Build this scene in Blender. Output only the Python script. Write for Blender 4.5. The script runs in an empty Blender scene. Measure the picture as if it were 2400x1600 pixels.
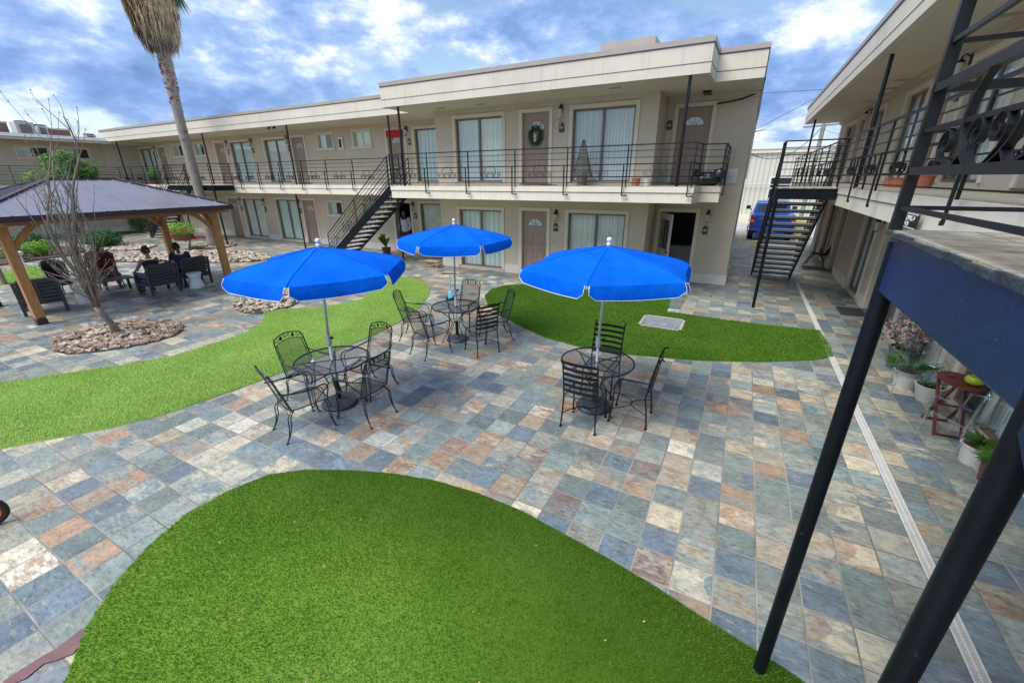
import bpy, math, random
import numpy as np
from mathutils import Vector, Matrix
R=math.radians; PI=math.pi; sin=math.sin; cos=math.cos
random.seed(7); rng=np.random.default_rng(7)
SC=bpy.context.scene; COL=SC.collection
# ---------------------------------------------------------------- mesh builder
class MB:
    def __init__(s): s.v=[]; s.f=[]
    def add(s,vs,fs):
        n=len(s.v); s.v.extend([tuple(v) for v in vs]); s.f.extend([tuple(n+i for i in f) for f in fs]); return s
    def hexa(s,c):
        return s.add(c,[(0,3,2,1),(4,5,6,7),(0,1,5,4),(1,2,6,5),(2,3,7,6),(3,0,4,7)])
    def box(s,x0,x1,y0,y1,z0,z1):
        if x0>x1:x0,x1=x1,x0
        if y0>y1:y0,y1=y1,y0
        if z0>z1:z0,z1=z1,z0
        return s.hexa([(x0,y0,z0),(x1,y0,z0),(x1,y1,z0),(x0,y1,z0),(x0,y0,z1),(x1,y0,z1),(x1,y1,z1),(x0,y1,z1)])
    def bar(s,p,q,w,h=None,up=(0,0,1)):
        h=h or w; p=Vector(p);q=Vector(q);d=(q-p)
        if d.length<1e-6: return s
        d.normalize(); u=Vector(up)
        if abs(d.dot(u))>.98: u=Vector((0,1,0)) if abs(d.y)<.9 else Vector((1,0,0))
        a=d.cross(u).normalized()*w/2; b=a.cross(d).normalized()*h/2
        return s.hexa([p-a-b,p+a-b,q+a-b,q-a-b,p-a+b,p+a+b,q+a+b,q-a+b])
    def tube(s,pts,r,n=6,closed=False,cap=True):
        P=[Vector(p) for p in pts]; m=len(P)
        rr=r if isinstance(r,(list,tuple)) else [r]*m
        T=[]
        for i in range(m):
            if closed: t=P[(i+1)%m]-P[i-1]
            else: t=P[min(i+1,m-1)]-P[max(i-1,0)]
            T.append(t.normalized() if t.length>1e-9 else Vector((0,0,1)))
        a=T[0].orthogonal().normalized(); vs=[];fs=[]
        for i in range(m):
            a=(a-T[i]*a.dot(T[i]))
            a=a.normalized() if a.length>1e-6 else T[i].orthogonal().normalized()
            b=T[i].cross(a)
            for k in range(n):
                t=2*PI*k/n; vs.append(P[i]+(a*cos(t)+b*sin(t))*rr[i])
        for i in range(m if closed else m-1):
            j=(i+1)%m
            for k in range(n):
                l=(k+1)%n; fs.append((i*n+k,i*n+l,j*n+l,j*n+k))
        if cap and not closed: fs.append(tuple(range(n-1,-1,-1))); fs.append(tuple((m-1)*n+k for k in range(n)))
        return s.add(vs,fs)
    def strap(s,pts,w,t,axis=(0,1,0)):
        # flat bar of width w along axis, thickness t, following pts
        A=Vector(axis)*w/2; P=[Vector(p) for p in pts]; m=len(P); vs=[];fs=[]
        for i in range(m):
            d=(P[min(i+1,m-1)]-P[max(i-1,0)]).normalized(); nn=d.cross(Vector(axis)).normalized()*t/2
            vs+= [P[i]-A-nn,P[i]+A-nn,P[i]+A+nn,P[i]-A+nn]
        for i in range(m-1):
            for k in range(4):
                l=(k+1)%4; fs.append((i*4+k,i*4+l,i*4+4+l,i*4+4+k))
        fs+=[(3,2,1,0),tuple(4*(m-1)+k for k in range(4))]
        return s.add(vs,fs)
    def lathe(s,prof,c=(0,0,0),n=16):
        vs=[];fs=[]
        for r,z in prof:
            for k in range(n):
                t=2*PI*k/n; vs.append((c[0]+r*cos(t),c[1]+r*sin(t),c[2]+z))
        for i in range(len(prof)-1):
            for k in range(n):
                l=(k+1)%n; fs.append((i*n+k,i*n+l,(i+1)*n+l,(i+1)*n+k))
        fs.append(tuple(range(n-1,-1,-1))); fs.append(tuple((len(prof)-1)*n+k for k in range(n)))
        return s.add(vs,fs)
    def prism(s,poly,z0,z1):
        n=len(poly); vs=[(x,y,z0) for x,y in poly]+[(x,y,z1) for x,y in poly]
        fs=[tuple(range(n-1,-1,-1)),tuple(range(n,2*n))]+[(i,(i+1)%n,n+(i+1)%n,n+i) for i in range(n)]
        return s.add(vs,fs)
    def slabpoly(s,poly,d0,d1,M):
        # poly in (a,z); extruded in d from d0 to d1; M maps (a,d,z)->world
        n=len(poly); vs=[M(a,d0,z) for a,z in poly]+[M(a,d1,z) for a,z in poly]
        fs=[tuple(range(n-1,-1,-1)),tuple(range(n,2*n))]+[(i,(i+1)%n,n+(i+1)%n,n+i) for i in range(n)]
        return s.add(vs,fs)
    def blob(s,c,r,n=8,m=6,sc=(1,1,1),jit=0,rnd=random):
        vs=[(c[0],c[1],c[2]-r*sc[2])]
        for i in range(1,m):
            ph=PI*i/m-PI/2
            for k in range(n):
                t=2*PI*k/n; j=1+rnd.uniform(-jit,jit)
                vs.append((c[0]+r*sc[0]*j*cos(ph)*cos(t),c[1]+r*sc[1]*j*cos(ph)*sin(t),c[2]+r*sc[2]*j*sin(ph)))
        vs.append((c[0],c[1],c[2]+r*sc[2])); fs=[]
        for k in range(n): fs.append((0,1+(k+1)%n,1+k))
        for i in range(m-2):
            for k in range(n):
                l=(k+1)%n; fs.append((1+i*n+k,1+i*n+l,1+(i+1)*n+l,1+(i+1)*n+k))
        b=1+(m-2)*n; t=len(vs)-1
        for k in range(n): fs.append((b+k,b+(k+1)%n,t))
        return s.add(vs,fs)
    def build(s,name,mat,parent=None,smooth=False,bevel=0,world=False,loc=None):
        off=Vector((0,0,0))
        if world:
            p=parent
            while p is not None: off+=p.location; p=p.parent
        if loc is not None and parent is None: off=Vector(loc)
        me=bpy.data.meshes.new(name)
        me.from_pydata([(v[0]-off[0],v[1]-off[1],v[2]-off[2]) for v in s.v],[],s.f)
        me.materials.append(mat)
        if smooth: me.polygons.foreach_set('use_smooth',[True]*len(me.polygons))
        o=bpy.data.objects.new(name,me); COL.objects.link(o)
        if parent is not None: o.parent=parent
        elif loc is not None: o.location=loc
        if bevel:
            b=o.modifiers.new('Bevel','BEVEL'); b.width=bevel; b.segments=2; b.limit_method='ANGLE'; b.angle_limit=R(40)
        return o
def cr(P,k=5):
    P=[Vector(p) for p in P]; o=[]
    for i in range(len(P)-1):
        a,b,c,d=P[max(i-1,0)],P[i],P[i+1],P[min(i+2,len(P)-1)]
        for j in range(k):
            t=j/k; o.append(.5*((2*b)+(c-a)*t+(2*a-5*b+4*c-d)*t*t+(3*b-a-3*c+d)*t**3))
    return o+[P[-1]]
def tag(o,label=None,cat=None,group=None,kind=None):
    if label:o['label']=label
    if cat:o['category']=cat
    if group:o['group']=group
    if kind:o['kind']=kind
    return o
def thing(name,label,cat,loc=(0,0,0),rz=0,group=None):
    o=bpy.data.objects.new(name,None); COL.objects.link(o); o.location=loc; o.rotation_euler=(0,0,rz); o.empty_display_size=.2
    return tag(o,label,cat,group)
KIDS={}
def copy_tree(o,parent=None,depth=0):
    c=o.copy(); COL.objects.link(c)
    if parent is not None: c.parent=parent
    for ch in list(o.children): copy_tree(ch,c,depth+1)
    return c
def dup(root,loc,rz,label,group=None):
    c=copy_tree(root); c.location=loc; c.rotation_euler=(0,0,rz); c['label']=label
    if group: c['group']=group
    return c
# ---------------------------------------------------------------- materials
def newmat(name):
    m=bpy.data.materials.new(name); m.use_nodes=True; nt=m.node_tree
    return m,nt,nt.nodes['Principled BSDF']
def N(nt,t,**k):
    n=nt.nodes.new(t)
    for a,b in k.items():
        if a.startswith('_'): n.inputs[a[1:].replace('_',' ')].default_value=b
        else: setattr(n,a,b)
    return n
def L(nt,a,b): nt.links.new(a,b)
def c4(c): return (c[0],c[1],c[2],1)
def pos(nt,scale=1.0,obj=False):
    if obj:
        t=N(nt,'ShaderNodeTexCoord'); s=t.outputs['Object']
    else:
        t=N(nt,'ShaderNodeNewGeometry'); s=t.outputs['Position']
    return s
def math_(nt,op,a,b=None,c=None):
    n=N(nt,'ShaderNodeMath',operation=op)
    for i,x in enumerate((a,b,c)):
        if x is None: continue
        if isinstance(x,(int,float)): n.inputs[i].default_value=x
        else: L(nt,x,n.inputs[i])
    return n.outputs[0]
def mixc(nt,fac,a,b,blend='MIX'):
    n=N(nt,'ShaderNodeMix',data_type='RGBA',blend_type=blend)
    for i,x in ((0,fac),(6,a),(7,b)):
        if isinstance(x,(int,float)): n.inputs[i].default_value=x
        elif isinstance(x,tuple): n.inputs[i].default_value=c4(x)
        else: L(nt,x,n.inputs[i])
    return n.outputs[2]
def noise(nt,vec,scale,detail=4,rough=.55,dim='3D'):
    n=N(nt,'ShaderNodeTexNoise',noise_dimensions=dim); n.inputs['Scale'].default_value=scale; n.inputs['Detail'].default_value=detail; n.inputs['Roughness'].default_value=rough
    if vec is not None: L(nt,vec,n.inputs['Vector'])
    return n.outputs['Fac']
def ramp(nt,fac,stops,interp='LINEAR'):
    n=N(nt,'ShaderNodeValToRGB'); e=n.color_ramp; e.interpolation=interp
    while len(e.elements)<len(stops): e.elements.new(.5)
    for el,(p,c) in zip(e.elements,stops): el.position=p; el.color=c4(c) if isinstance(c,tuple) else (c,c,c,1)
    L(nt,fac,n.inputs['Fac']); return n.outputs['Color']
def bump(nt,h,strength,dist,bsdf):
    b=N(nt,'ShaderNodeBump'); b.inputs['Strength'].default_value=strength; b.inputs['Distance'].default_value=dist
    L(nt,h,b.inputs['Height']); L(nt,b.outputs['Normal'],bsdf.inputs['Normal'])
def paint(name,c,rough=.55,var=.12,scale=3,metal=0,bmp=0,bscale=60,spec=.5,obj=False,var2=None,streak=0,fleck=0):
    m,nt,b=newmat(name); p=pos(nt,obj=obj)
    f=noise(nt,p,scale,6,.6); d=tuple(x*(1-var) for x in c); l=tuple(min(1,x*(1+var)) for x in c)
    col=ramp(nt,f,[(.3,d),(.7,l)])
    if var2: col=mixc(nt,math_(nt,'MULTIPLY',ramp(nt,noise(nt,p,scale*.35,8,.7),[(.5,0.),(.72,1.)]),.55),col,var2)
    if streak:
        mp=N(nt,'ShaderNodeMapping'); L(nt,p,mp.inputs[0]); mp.inputs['Scale'].default_value=(3.2,3.2,.28); sn=noise(nt,mp.outputs[0],2.2,7,.68)
        col=mixc(nt,math_(nt,'MULTIPLY',ramp(nt,sn,[(.52,0.),(.70,1.)]),streak),col,tuple(x*.55 for x in c))
    if fleck: col=mixc(nt,math_(nt,'MULTIPLY',ramp(nt,noise(nt,p,26,6,.75),[(.66,0.),(.70,1.)]),fleck),col,(.22,.20,.17))
    L(nt,col,b.inputs['Base Color']); b.inputs['Roughness'].default_value=rough; b.inputs['Metallic'].default_value=metal
    b.inputs['Specular IOR Level'].default_value=spec
    if bmp: bump(nt,noise(nt,p,bscale,4,.6),bmp,.01,b)
    return m
MT={}
MT['stucco']=paint('stucco',(.61,.525,.40),.85,.07,1.3,bmp=.55,bscale=55,var2=(.54,.455,.33),streak=.12)
MT['trim']=paint('stucco_trim',(.74,.66,.52),.75,.06,2,bmp=.25,bscale=70)
MT['slabface']=paint('slab_face',(.80,.73,.59),.7,.06,1.6,bmp=.2,bscale=50,var2=(.60,.56,.47),streak=.25)
MT['fascia']=paint('roof_fascia',(.68,.62,.51),.75,.05,1.1,bmp=.2,bscale=50,var2=(.50,.475,.42),streak=.3)
MT['soffit']=paint('soffit',(.65,.58,.46),.85,.05,1)
MT['coping']=paint('coping_metal',(.40,.345,.30),.5,.08,2)
MT['groove']=paint('groove_line',(.17,.12,.13),.7,.1,2)
MT['plinth']=paint('plinth',(.72,.69,.61),.75,.08,2,bmp=.2,bscale=40,var2=(.5,.47,.42))
MT['door']=paint('door_taupe',(.37,.265,.20),.5,.06,2)
MT['doorwhite']=paint('door_white',(.62,.61,.58),.5,.05,2)
MT['doorred']=paint('red_cloth',(.6,.015,.02),.8,.1,4)
MT['alu']=paint('bronze_aluminium',(.20,.15,.125),.45,.08,3,metal=.2)
MT['white']=paint('white_paint',(.78,.78,.77),.4,.04,3)
MT['iron']=paint('black_iron',(.006,.007,.010),.38,.3,8,bmp=.15,bscale=120,spec=.42)
MT['stairpaint']=paint('black_stair_paint',(.005,.007,.012),.42,.35,4,bmp=.25,bscale=70,spec=.22,fleck=.22)
MT['fascia_sheen']=paint('landing_paint_blue_sheen',(.006,.018,.066),.2,.6,2.2,bmp=.25,bscale=120,spec=.65,fleck=.5,var2=(.004,.008,.02))  # dark gloss paint; its blue reflected sheen is tinted into the base colour
MT['tread']=paint('tread_concrete',(.42,.42,.41),.8,.15,6,bmp=.3,bscale=80)
MT['chairiron']=paint('chair_iron',(.035,.036,.038),.4,.25,10,metal=.3)
MT['chairblack']=paint('chair_black',(.010,.010,.012),.35,.25,10,metal=.3)
MT['granite']=paint('base_resin',(.045,.055,.07),.45,.6,14,bmp=.5,bscale=30)
MT['pole']=paint('white_pole',(.62,.63,.64),.35,.06,6)
MT['ball']=paint('white_ball',(.82,.82,.80),.35,.03,6)
MT['aluwhite']=paint('crank_plastic',(.66,.63,.58),.5,.05,8)
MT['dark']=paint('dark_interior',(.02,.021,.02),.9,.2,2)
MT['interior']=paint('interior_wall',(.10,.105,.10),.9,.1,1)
MT['concrete']=paint('concrete_lot',(.40,.385,.36),.85,.15,1.2,bmp=.3,bscale=30,var2=(.28,.27,.25))
MT['asphalt']=paint('far_ground',(.16,.17,.13),.95,.2,.3)
MT['yellow']=paint('yellow_line',(.62,.45,.12),.8,.15,6)
MT['grating']=paint('drain_grating',(.60,.585,.55),.6,.1,9)
MT['soil']=paint('mulch_soil',(.085,.055,.045),.95,.35,9,bmp=.8,bscale=40)
MT['edging']=paint('bed_edging',(.04,.03,.03),.8,.2,5)
MT['brownseat']=paint('seat_frame',(.045,.052,.06),.5,.2,5)
MT['cushion']=paint('charcoal_cushion',(.055,.064,.072),.85,.18,6,bmp=.3,bscale=300)
MT['stool']=paint('stool_ceramic',(.74,.76,.77),.3,.04,4)
MT['wicker']=paint('black_wicker',(.018,.016,.02),.5,.4,60,bmp=.6,bscale=120)
MT['terracotta']=paint('terracotta',(.42,.14,.075),.8,.15,8)
MT['redpot']=paint('dark_red_pot',(.13,.045,.04),.6,.15,8)
MT['potwhite']=paint('pot_white',(.58,.56,.50),.6,.08,8)
MT['potblue']=paint('pot_blue',(.10,.14,.17),.5,.15,8)
MT['lime']=paint('lime_glaze',(.35,.46,.02),.3,.08,6)
MT['redwood']=paint('dark_red_wood',(.11,.022,.02),.45,.2,12)
MT['orange']=paint('orange_plastic',(.85,.14,.02),.35,.05,6)
MT['rubber']=paint('rubber',(.02,.018,.02),.7,.2,10)
MT['cyan']=paint('cyan_plastic',(.16,.52,.68),.35,.06,6)
MT['bag']=paint('bin_bag',(.008,.009,.012),.22,.3,4,bmp=1.0,bscale=9,spec=.8)
MT['wood']=paint('pale_wood',(.55,.33,.14),.6,.15,10)
MT['skin']=paint('skin',(.36,.20,.13),.55,.08,8)
MT['skin2']=paint('skin_dark',(.20,.10,.06),.55,.08,8)
MT['hair']=paint('black_hair',(.008,.007,.008),.5,.3,40)
MT['hairred']=paint('maroon_hair',(.11,.01,.035),.5,.3,40)
MT['clothblack']=paint('black_cloth',(.015,.015,.02),.9,.2,20)
MT['clothnavy']=paint('navy_cloth',(.02,.035,.11),.9,.2,20)
MT['clothwhite']=paint('white_cloth',(.62,.64,.70),.9,.08,20)
MT['clothblue']=paint('denim',(.06,.13,.26),.9,.2,20)
MT['clothbrown']=paint('brown_cloth',(.22,.10,.07),.9,.2,20)
MT['clothmaroon']=paint('maroon_cloth',(.12,.02,.03),.9,.2,20)
MT['truck']=paint('truck_blue',(.01,.085,.46),.22,.08,2,spec=.7)
MT['chrome']=paint('chrome',(.55,.56,.58),.2,.05,4,metal=.9)
MT['taillight']=paint('tail_light',(.55,.01,.015),.2,.1,6)
MT['darkglass']=paint('dark_glass',(.015,.018,.022),.08,.2,2,spec=.9)
MT['bollard']=paint('yellow_concrete',(.60,.52,.26),.8,.1,5)
MT['utility']=paint('utility_pole_wood',(.26,.24,.22),.85,.15,5)
MT['wire']=paint('wire',(.03,.03,.035),.6,.1,5)
MT['roofgravel']=paint('roof_gravel',(.33,.31,.28),.9,.15,5,bmp=.4,bscale=30)
MT['terraroof']=paint('brown_screen',(.25,.13,.09),.8,.2,4)
MT['acmetal']=paint('ac_unit_metal',(.50,.52,.50),.55,.08,4)
MT['maroonpatch']=paint('old_maroon_paint',(.17,.085,.09),.7,.2,10)
MT['bronzewire']=paint('bronze_wire',(.13,.095,.05),.5,.4,20,metal=.3)
MT['mat']=paint('door_mat',(.035,.035,.045),.95,.2,30,bmp=.5,bscale=200)
MT['matgrey']=paint('hatch_concrete',(.20,.215,.235),.85,.35,14,bmp=.4,bscale=60)
MT['gutter']=paint('gutter_metal',(.30,.31,.32),.45,.1,3,metal=.3)
MT['plaque']=paint('plaque_black',(.02,.016,.016),.4,.1,8)
MT['lampglass']=paint('lamp_glass',(.55,.54,.48),.25,.06,8)
MT['green1']=None
def leafmat(name,c,var=.35,trans=.35,scale=7,rough=.6):
    m,nt,b=newmat(name); p=pos(nt)
    col=ramp(nt,noise(nt,p,scale,3,.6),[(.3,tuple(x*(1-var) for x in c)),(.7,tuple(min(1,x*(1+var)) for x in c))])
    L(nt,col,b.inputs['Base Color']); b.inputs['Roughness'].default_value=rough
    t=N(nt,'ShaderNodeBsdfTranslucent'); L(nt,col,t.inputs['Color'])
    mx=N(nt,'ShaderNodeMixShader'); mx.inputs[0].default_value=trans
    L(nt,b.outputs[0],mx.inputs[1]); L(nt,t.outputs[0],mx.inputs[2]); L(nt,mx.outputs[0],nt.nodes['Material Output'].inputs[0])
    return m
MT['leaf']=leafmat('leaf_green',(.10,.22,.035))
MT['leafbright']=leafmat('leaf_bright',(.20,.40,.03))
MT['leafdark']=leafmat('leaf_dark',(.05,.15,.03))
MT['leaftree']=leafmat('tree_leaf',(.13,.27,.04),.45)
MT['pink']=leafmat('pink_petals',(.62,.33,.40),.3,.2,20)
MT['redflower']=leafmat('red_petals',(.75,.10,.12),.3,.2,20)
MT['thatch']=leafmat('dry_frond',(.56,.42,.24),.45,.15,3.0)
MT['thatchgrey']=leafmat('old_frond',(.30,.24,.18),.5,.1,3.0)
MT['frond']=leafmat('green_frond',(.05,.10,.04),.3,.2)
def grassmat(name,c,dark,warm):
    m,nt,b=newmat(name); p=pos(nt)
    f=noise(nt,p,240,2,.6); g=noise(nt,p,5,4,.6); h=noise(nt,p,1.1,4,.6)
    col=ramp(nt,f,[(.15,dark),(.6,c)])
    col=mixc(nt,math_(nt,'MULTIPLY',g,.38),col,dark)
    col=mixc(nt,ramp(nt,h,[(.42,0.),(.62,.55)]),col,warm)
    L(nt,col,b.inputs['Base Color']); b.inputs['Roughness'].default_value=.55; b.inputs['Specular IOR Level'].default_value=.3
    t=N(nt,'ShaderNodeBsdfTranslucent'); L(nt,col,t.inputs['Color'])
    mx=N(nt,'ShaderNodeMixShader'); mx.inputs[0].default_value=.3
    L(nt,b.outputs[0],mx.inputs[1]); L(nt,t.outputs[0],mx.inputs[2]); L(nt,mx.outputs[0],nt.nodes['Material Output'].inputs[0])
    return m
MT['turf']=grassmat('artificial_turf',(.175,.345,.032),(.095,.215,.02),(.21,.37,.045))
MT['turf_sheen_light']=grassmat('artificial_turf_sheen_light',(.38,.57,.12),(.23,.40,.06),(.42,.60,.15))  # same turf; light off the leaning blades put in as paler colour
MT['turf_sheen_dark']=grassmat('artificial_turf_sheen_dark',(.085,.205,.005),(.045,.125,.003),(.105,.22,.008))  # same turf; darker look along the blade lean painted into the colour
def woodmat(name,c,dark):
    m,nt,b=newmat(name); t=N(nt,'ShaderNodeTexCoord'); mp=N(nt,'ShaderNodeMapping'); L(nt,t.outputs['Object'],mp.inputs[0]); mp.inputs['Scale'].default_value=(9,9,1.2)
    f=noise(nt,mp.outputs[0],4,6,.65)
    L(nt,ramp(nt,f,[(.3,dark),(.6,c),(.8,tuple(x*1.12 for x in c))]),b.inputs['Base Color']); b.inputs['Roughness'].default_value=.6
    bump(nt,f,.25,.01,b); return m
MT['cedar']=woodmat('cedar_wood',(.50,.24,.085),(.30,.13,.045))
MT['cedar2']=woodmat('cedar_beam',(.44,.22,.09),(.26,.12,.05))
MT['bark']=woodmat('grey_bark',(.27,.22,.185),(.14,.11,.09))
MT['palmbark']=woodmat('palm_bark',(.36,.31,.26),(.17,.14,.12))
# slate tile paving: cells in world metres
def slatemat(name,x0=.61,y0=3.32,pitch=.312,bright=1.0,grout=(.33,.31,.265),muted=False):
    m,nt,b=newmat(name); P=pos(nt); sp=N(nt,'ShaderNodeSeparateXYZ'); L(nt,P,sp.inputs[0])
    u=math_(nt,'DIVIDE',math_(nt,'SUBTRACT',sp.outputs[0],x0),pitch); v=math_(nt,'DIVIDE',math_(nt,'SUBTRACT',sp.outputs[1],y0),pitch)
    # slightly uneven joints
    wob=noise(nt,P,1.7,3,.6)
    u=math_(nt,'ADD',u,math_(nt,'MULTIPLY',math_(nt,'SUBTRACT',wob,.5),.06)); wob2=noise(nt,P,2.3,3,.6)
    v=math_(nt,'ADD',v,math_(nt,'MULTIPLY',math_(nt,'SUBTRACT',wob2,.5),.06))
    cu=math_(nt,'FLOOR',u); cv=math_(nt,'FLOOR',v)
    cb=N(nt,'ShaderNodeCombineXYZ'); L(nt,cu,cb.inputs[0]); L(nt,cv,cb.inputs[1])
    wn=N(nt,'ShaderNodeTexWhiteNoise',noise_dimensions='3D'); L(nt,cb.outputs[0],wn.inputs['Vector'])
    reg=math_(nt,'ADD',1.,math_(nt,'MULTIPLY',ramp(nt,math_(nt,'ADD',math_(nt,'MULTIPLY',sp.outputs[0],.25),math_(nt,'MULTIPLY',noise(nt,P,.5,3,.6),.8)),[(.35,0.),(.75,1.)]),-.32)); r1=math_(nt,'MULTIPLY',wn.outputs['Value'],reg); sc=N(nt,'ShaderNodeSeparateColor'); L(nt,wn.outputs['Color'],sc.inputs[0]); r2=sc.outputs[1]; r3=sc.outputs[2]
    pal=[(.0,(.11,.15,.185)),(.11,(.155,.195,.18)),(.27,(.205,.235,.215)),(.40,(.125,.17,.18)),(.50,(.30,.295,.235)),(.60,(.42,.37,.26)),(.69,(.29,.225,.165)),(.75,(.31,.195,.12)),(.84,(.20,.135,.115)),(.88,(.29,.30,.26)),(.95,(.49,.46,.37))]
    base=ramp(nt,r1,[(p,tuple(x*bright for x in c)) for p,c in pal],'CONSTANT')
    # mottling with a different field on every tile
    va=N(nt,'ShaderNodeVectorMath',operation='SCALE'); L(nt,wn.outputs['Color'],va.inputs[0]); va.inputs['Scale'].default_value=31.
    vb=N(nt,'ShaderNodeVectorMath',operation='ADD'); L(nt,P,vb.inputs[0]); L(nt,va.outputs[0],vb.inputs[1])
    st=N(nt,'ShaderNodeMapping'); L(nt,vb.outputs[0],st.inputs[0]); st.inputs['Rotation'].default_value=(0,0,.6); st.inputs['Scale'].default_value=(1.,2.6,1.)
    n1=noise(nt,st.outputs[0],3.6,10,.74); n2=noise(nt,vb.outputs[0],7,8,.7)
    alt=ramp(nt,r2,[(.0,(.29,.195,.12)),(.14,(.19,.22,.20)),(.36,(.45,.40,.29)),(.55,(.12,.165,.19)),(.68,(.37,.35,.27)),(.86,(.36,.25,.15))],'CONSTANT')
    gate=ramp(nt,sc.outputs[0],[(0.,.12),(.30,.55),(.65,.9)],'CONSTANT'); col=mixc(nt,math_(nt,'MULTIPLY',ramp(nt,n1,[(.47,0.),(.56,1.)]),gate),base,alt)
    cl=noise(nt,st.outputs[0],16,8,.7); shade=mixc(nt,1.0,ramp(nt,n2,[(.3,.68),(.5,1.0),(.72,1.30)]),ramp(nt,cl,[(.36,.55),(.48,1.0),(.65,1.14)]),'MULTIPLY')
    col=mixc(nt,1.0,col,shade,'MULTIPLY')
    val=math_(nt,'ADD',math_(nt,'MULTIPLY',r3,.5),.80); cv2=N(nt,'ShaderNodeCombineColor'); [L(nt,val,cv2.inputs[i]) for i in range(3)]
    col=mixc(nt,1.0,col,cv2.outputs[0],'MULTIPLY')
    fine=noise(nt,P,60,5,.7); col=mixc(nt,ramp(nt,fine,[(.3,.25),(.55,0.)]),col,(.10,.10,.10))
    wear=ramp(nt,noise(nt,P,.35,5,.6),[(.45,0.),(.68,.15)]); col=mixc(nt,wear,col,(.42,.38,.30)); vein=ramp(nt,noise(nt,st.outputs[0],9,9,.75),[(.56,0.),(.66,.5)]); col=mixc(nt,vein,col,(.48,.44,.35))
    if muted: col=mixc(nt,.65,col,mixc(nt,1.0,(.50,.455,.35),shade,'MULTIPLY'))
    # grout
    def edge(x):
        fr=math_(nt,'FRACT',x); return math_(nt,'MINIMUM',fr,math_(nt,'SUBTRACT',1.,fr))
    e=math_(nt,'MINIMUM',edge(u),edge(v)); er=math_(nt,'ADD',e,math_(nt,'MULTIPLY',math_(nt,'SUBTRACT',fine,.5),.012))
    g=ramp(nt,er,[(.015,0.),(.025,1.)])
    gcol=mixc(nt,ramp(nt,noise(nt,P,.8,4,.6),[(.4,0.),(.6,1.)]),grout,tuple(x*.45 for x in grout))
    col=mixc(nt,g,gcol,col)
    L(nt,col,b.inputs['Base Color'])
    ro=ramp(nt,n2,[(.3,.34),(.7,.62)]); L(nt,ro,b.inputs['Roughness']); b.inputs['Specular IOR Level'].default_value=.45
    hh=math_(nt,'ADD',math_(nt,'MULTIPLY',g,.5),math_(nt,'ADD',math_(nt,'MULTIPLY',n1,.5),math_(nt,'MULTIPLY',n2,.35)))
    bump(nt,hh,.5,.012,b)
    return m
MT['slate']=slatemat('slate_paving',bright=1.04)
MT['slatedeck']=slatemat('slate_deck',1.78,1.15,.31,.95,muted=True)
# glass: clear pane with a cool tint
def glassmat(name,tint,fac=.45,rough=.03,ior=1.28):
    m,nt,b=newmat(name); nt.nodes.remove(b)
    t=N(nt,'ShaderNodeBsdfTransparent'); t.inputs[0].default_value=c4(tint); g=N(nt,'ShaderNodeBsdfGlossy'); g.inputs[0].default_value=(.8,.9,.95,1); g.inputs['Roughness'].default_value=rough
    fr=N(nt,'ShaderNodeFresnel'); fr.inputs[0].default_value=ior
    mx=N(nt,'ShaderNodeMixShader'); ge=N(nt,'ShaderNodeNewGeometry'); L(nt,math_(nt,'MULTIPLY',math_(nt,'SUBTRACT',1.,ge.outputs['Backfacing']),math_(nt,'MINIMUM',math_(nt,'ADD',fr.outputs[0],fac*.25),1.)),mx.inputs[0]); L(nt,t.outputs[0],mx.inputs[1]); L(nt,g.outputs[0],mx.inputs[2]); L(nt,mx.outputs[0],nt.nodes['Material Output'].inputs[0])
    return m
MT['glass']=glassmat('window_glass',(.975,.992,.99),.25,ior=1.4)
MT['fanglass']=paint('fan_light_glass',(.55,.62,.70),.12,.06,5,spec=.8)
def pleat(name,c,scale):
    m,nt,b=newmat(name); P=pos(nt); sp=N(nt,'ShaderNodeSeparateXYZ'); L(nt,P,sp.inputs[0]); s=math_(nt,'ADD',sp.outputs[0],sp.outputs[1])
    w=math_(nt,'FRACT',math_(nt,'MULTIPLY',s,scale)); col=ramp(nt,w,[(0.,tuple(x*.55 for x in c)),(.18,c),(.85,tuple(x*.88 for x in c)),(1.,tuple(x*.6 for x in c))])
    L(nt,col,b.inputs['Base Color']); b.inputs['Roughness'].default_value=.8; return m
MT['blinds']=pleat('vertical_blinds',(.86,.88,.80),11)
MT['curtain']=pleat('pale_curtain',(.74,.84,.77),5)
def meshmat(name,c,alpha):
    m,nt,b=newmat(name); b.inputs['Base Color'].default_value=c4(c); b.inputs['Roughness'].default_value=.5
    tr=N(nt,'ShaderNodeBsdfTransparent'); mx=N(nt,'ShaderNodeMixShader'); f=noise(nt,pos(nt),400,0)
    L(nt,math_(nt,'ADD',math_(nt,'MULTIPLY',f,.2),alpha-.1),mx.inputs[0]); L(nt,tr.outputs[0],mx.inputs[1]); L(nt,b.outputs[0],mx.inputs[2]); L(nt,mx.outputs[0],nt.nodes['Material Output'].inputs[0])
    return m
MT['wiremesh']=meshmat('expanded_metal_mesh',(.06,.062,.062),.43)
MT['acrylic']=glassmat('clear_acrylic',(.95,.965,.97),.75,.05,1.5)
def canopymat():
    m,nt,b=newmat('blue_canopy_fabric'); p=pos(nt)
    col=ramp(nt,noise(nt,p,2.2,4,.6),[(.3,(.0,.12,.72)),(.7,(.005,.165,.88))])
    L(nt,col,b.inputs['Base Color']); b.inputs['Roughness'].default_value=.8; b.inputs['Specular IOR Level'].default_value=.05
    t=N(nt,'ShaderNodeBsdfTranslucent'); L(nt,col,t.inputs['Color']); mx=N(nt,'ShaderNodeMixShader'); mx.inputs[0].default_value=.28
    L(nt,b.outputs[0],mx.inputs[1]); L(nt,t.outputs[0],mx.inputs[2]); L(nt,mx.outputs[0],nt.nodes['Material Output'].inputs[0])
    bump(nt,noise(nt,p,4,5,.6),.6,.05,b); return m
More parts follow.
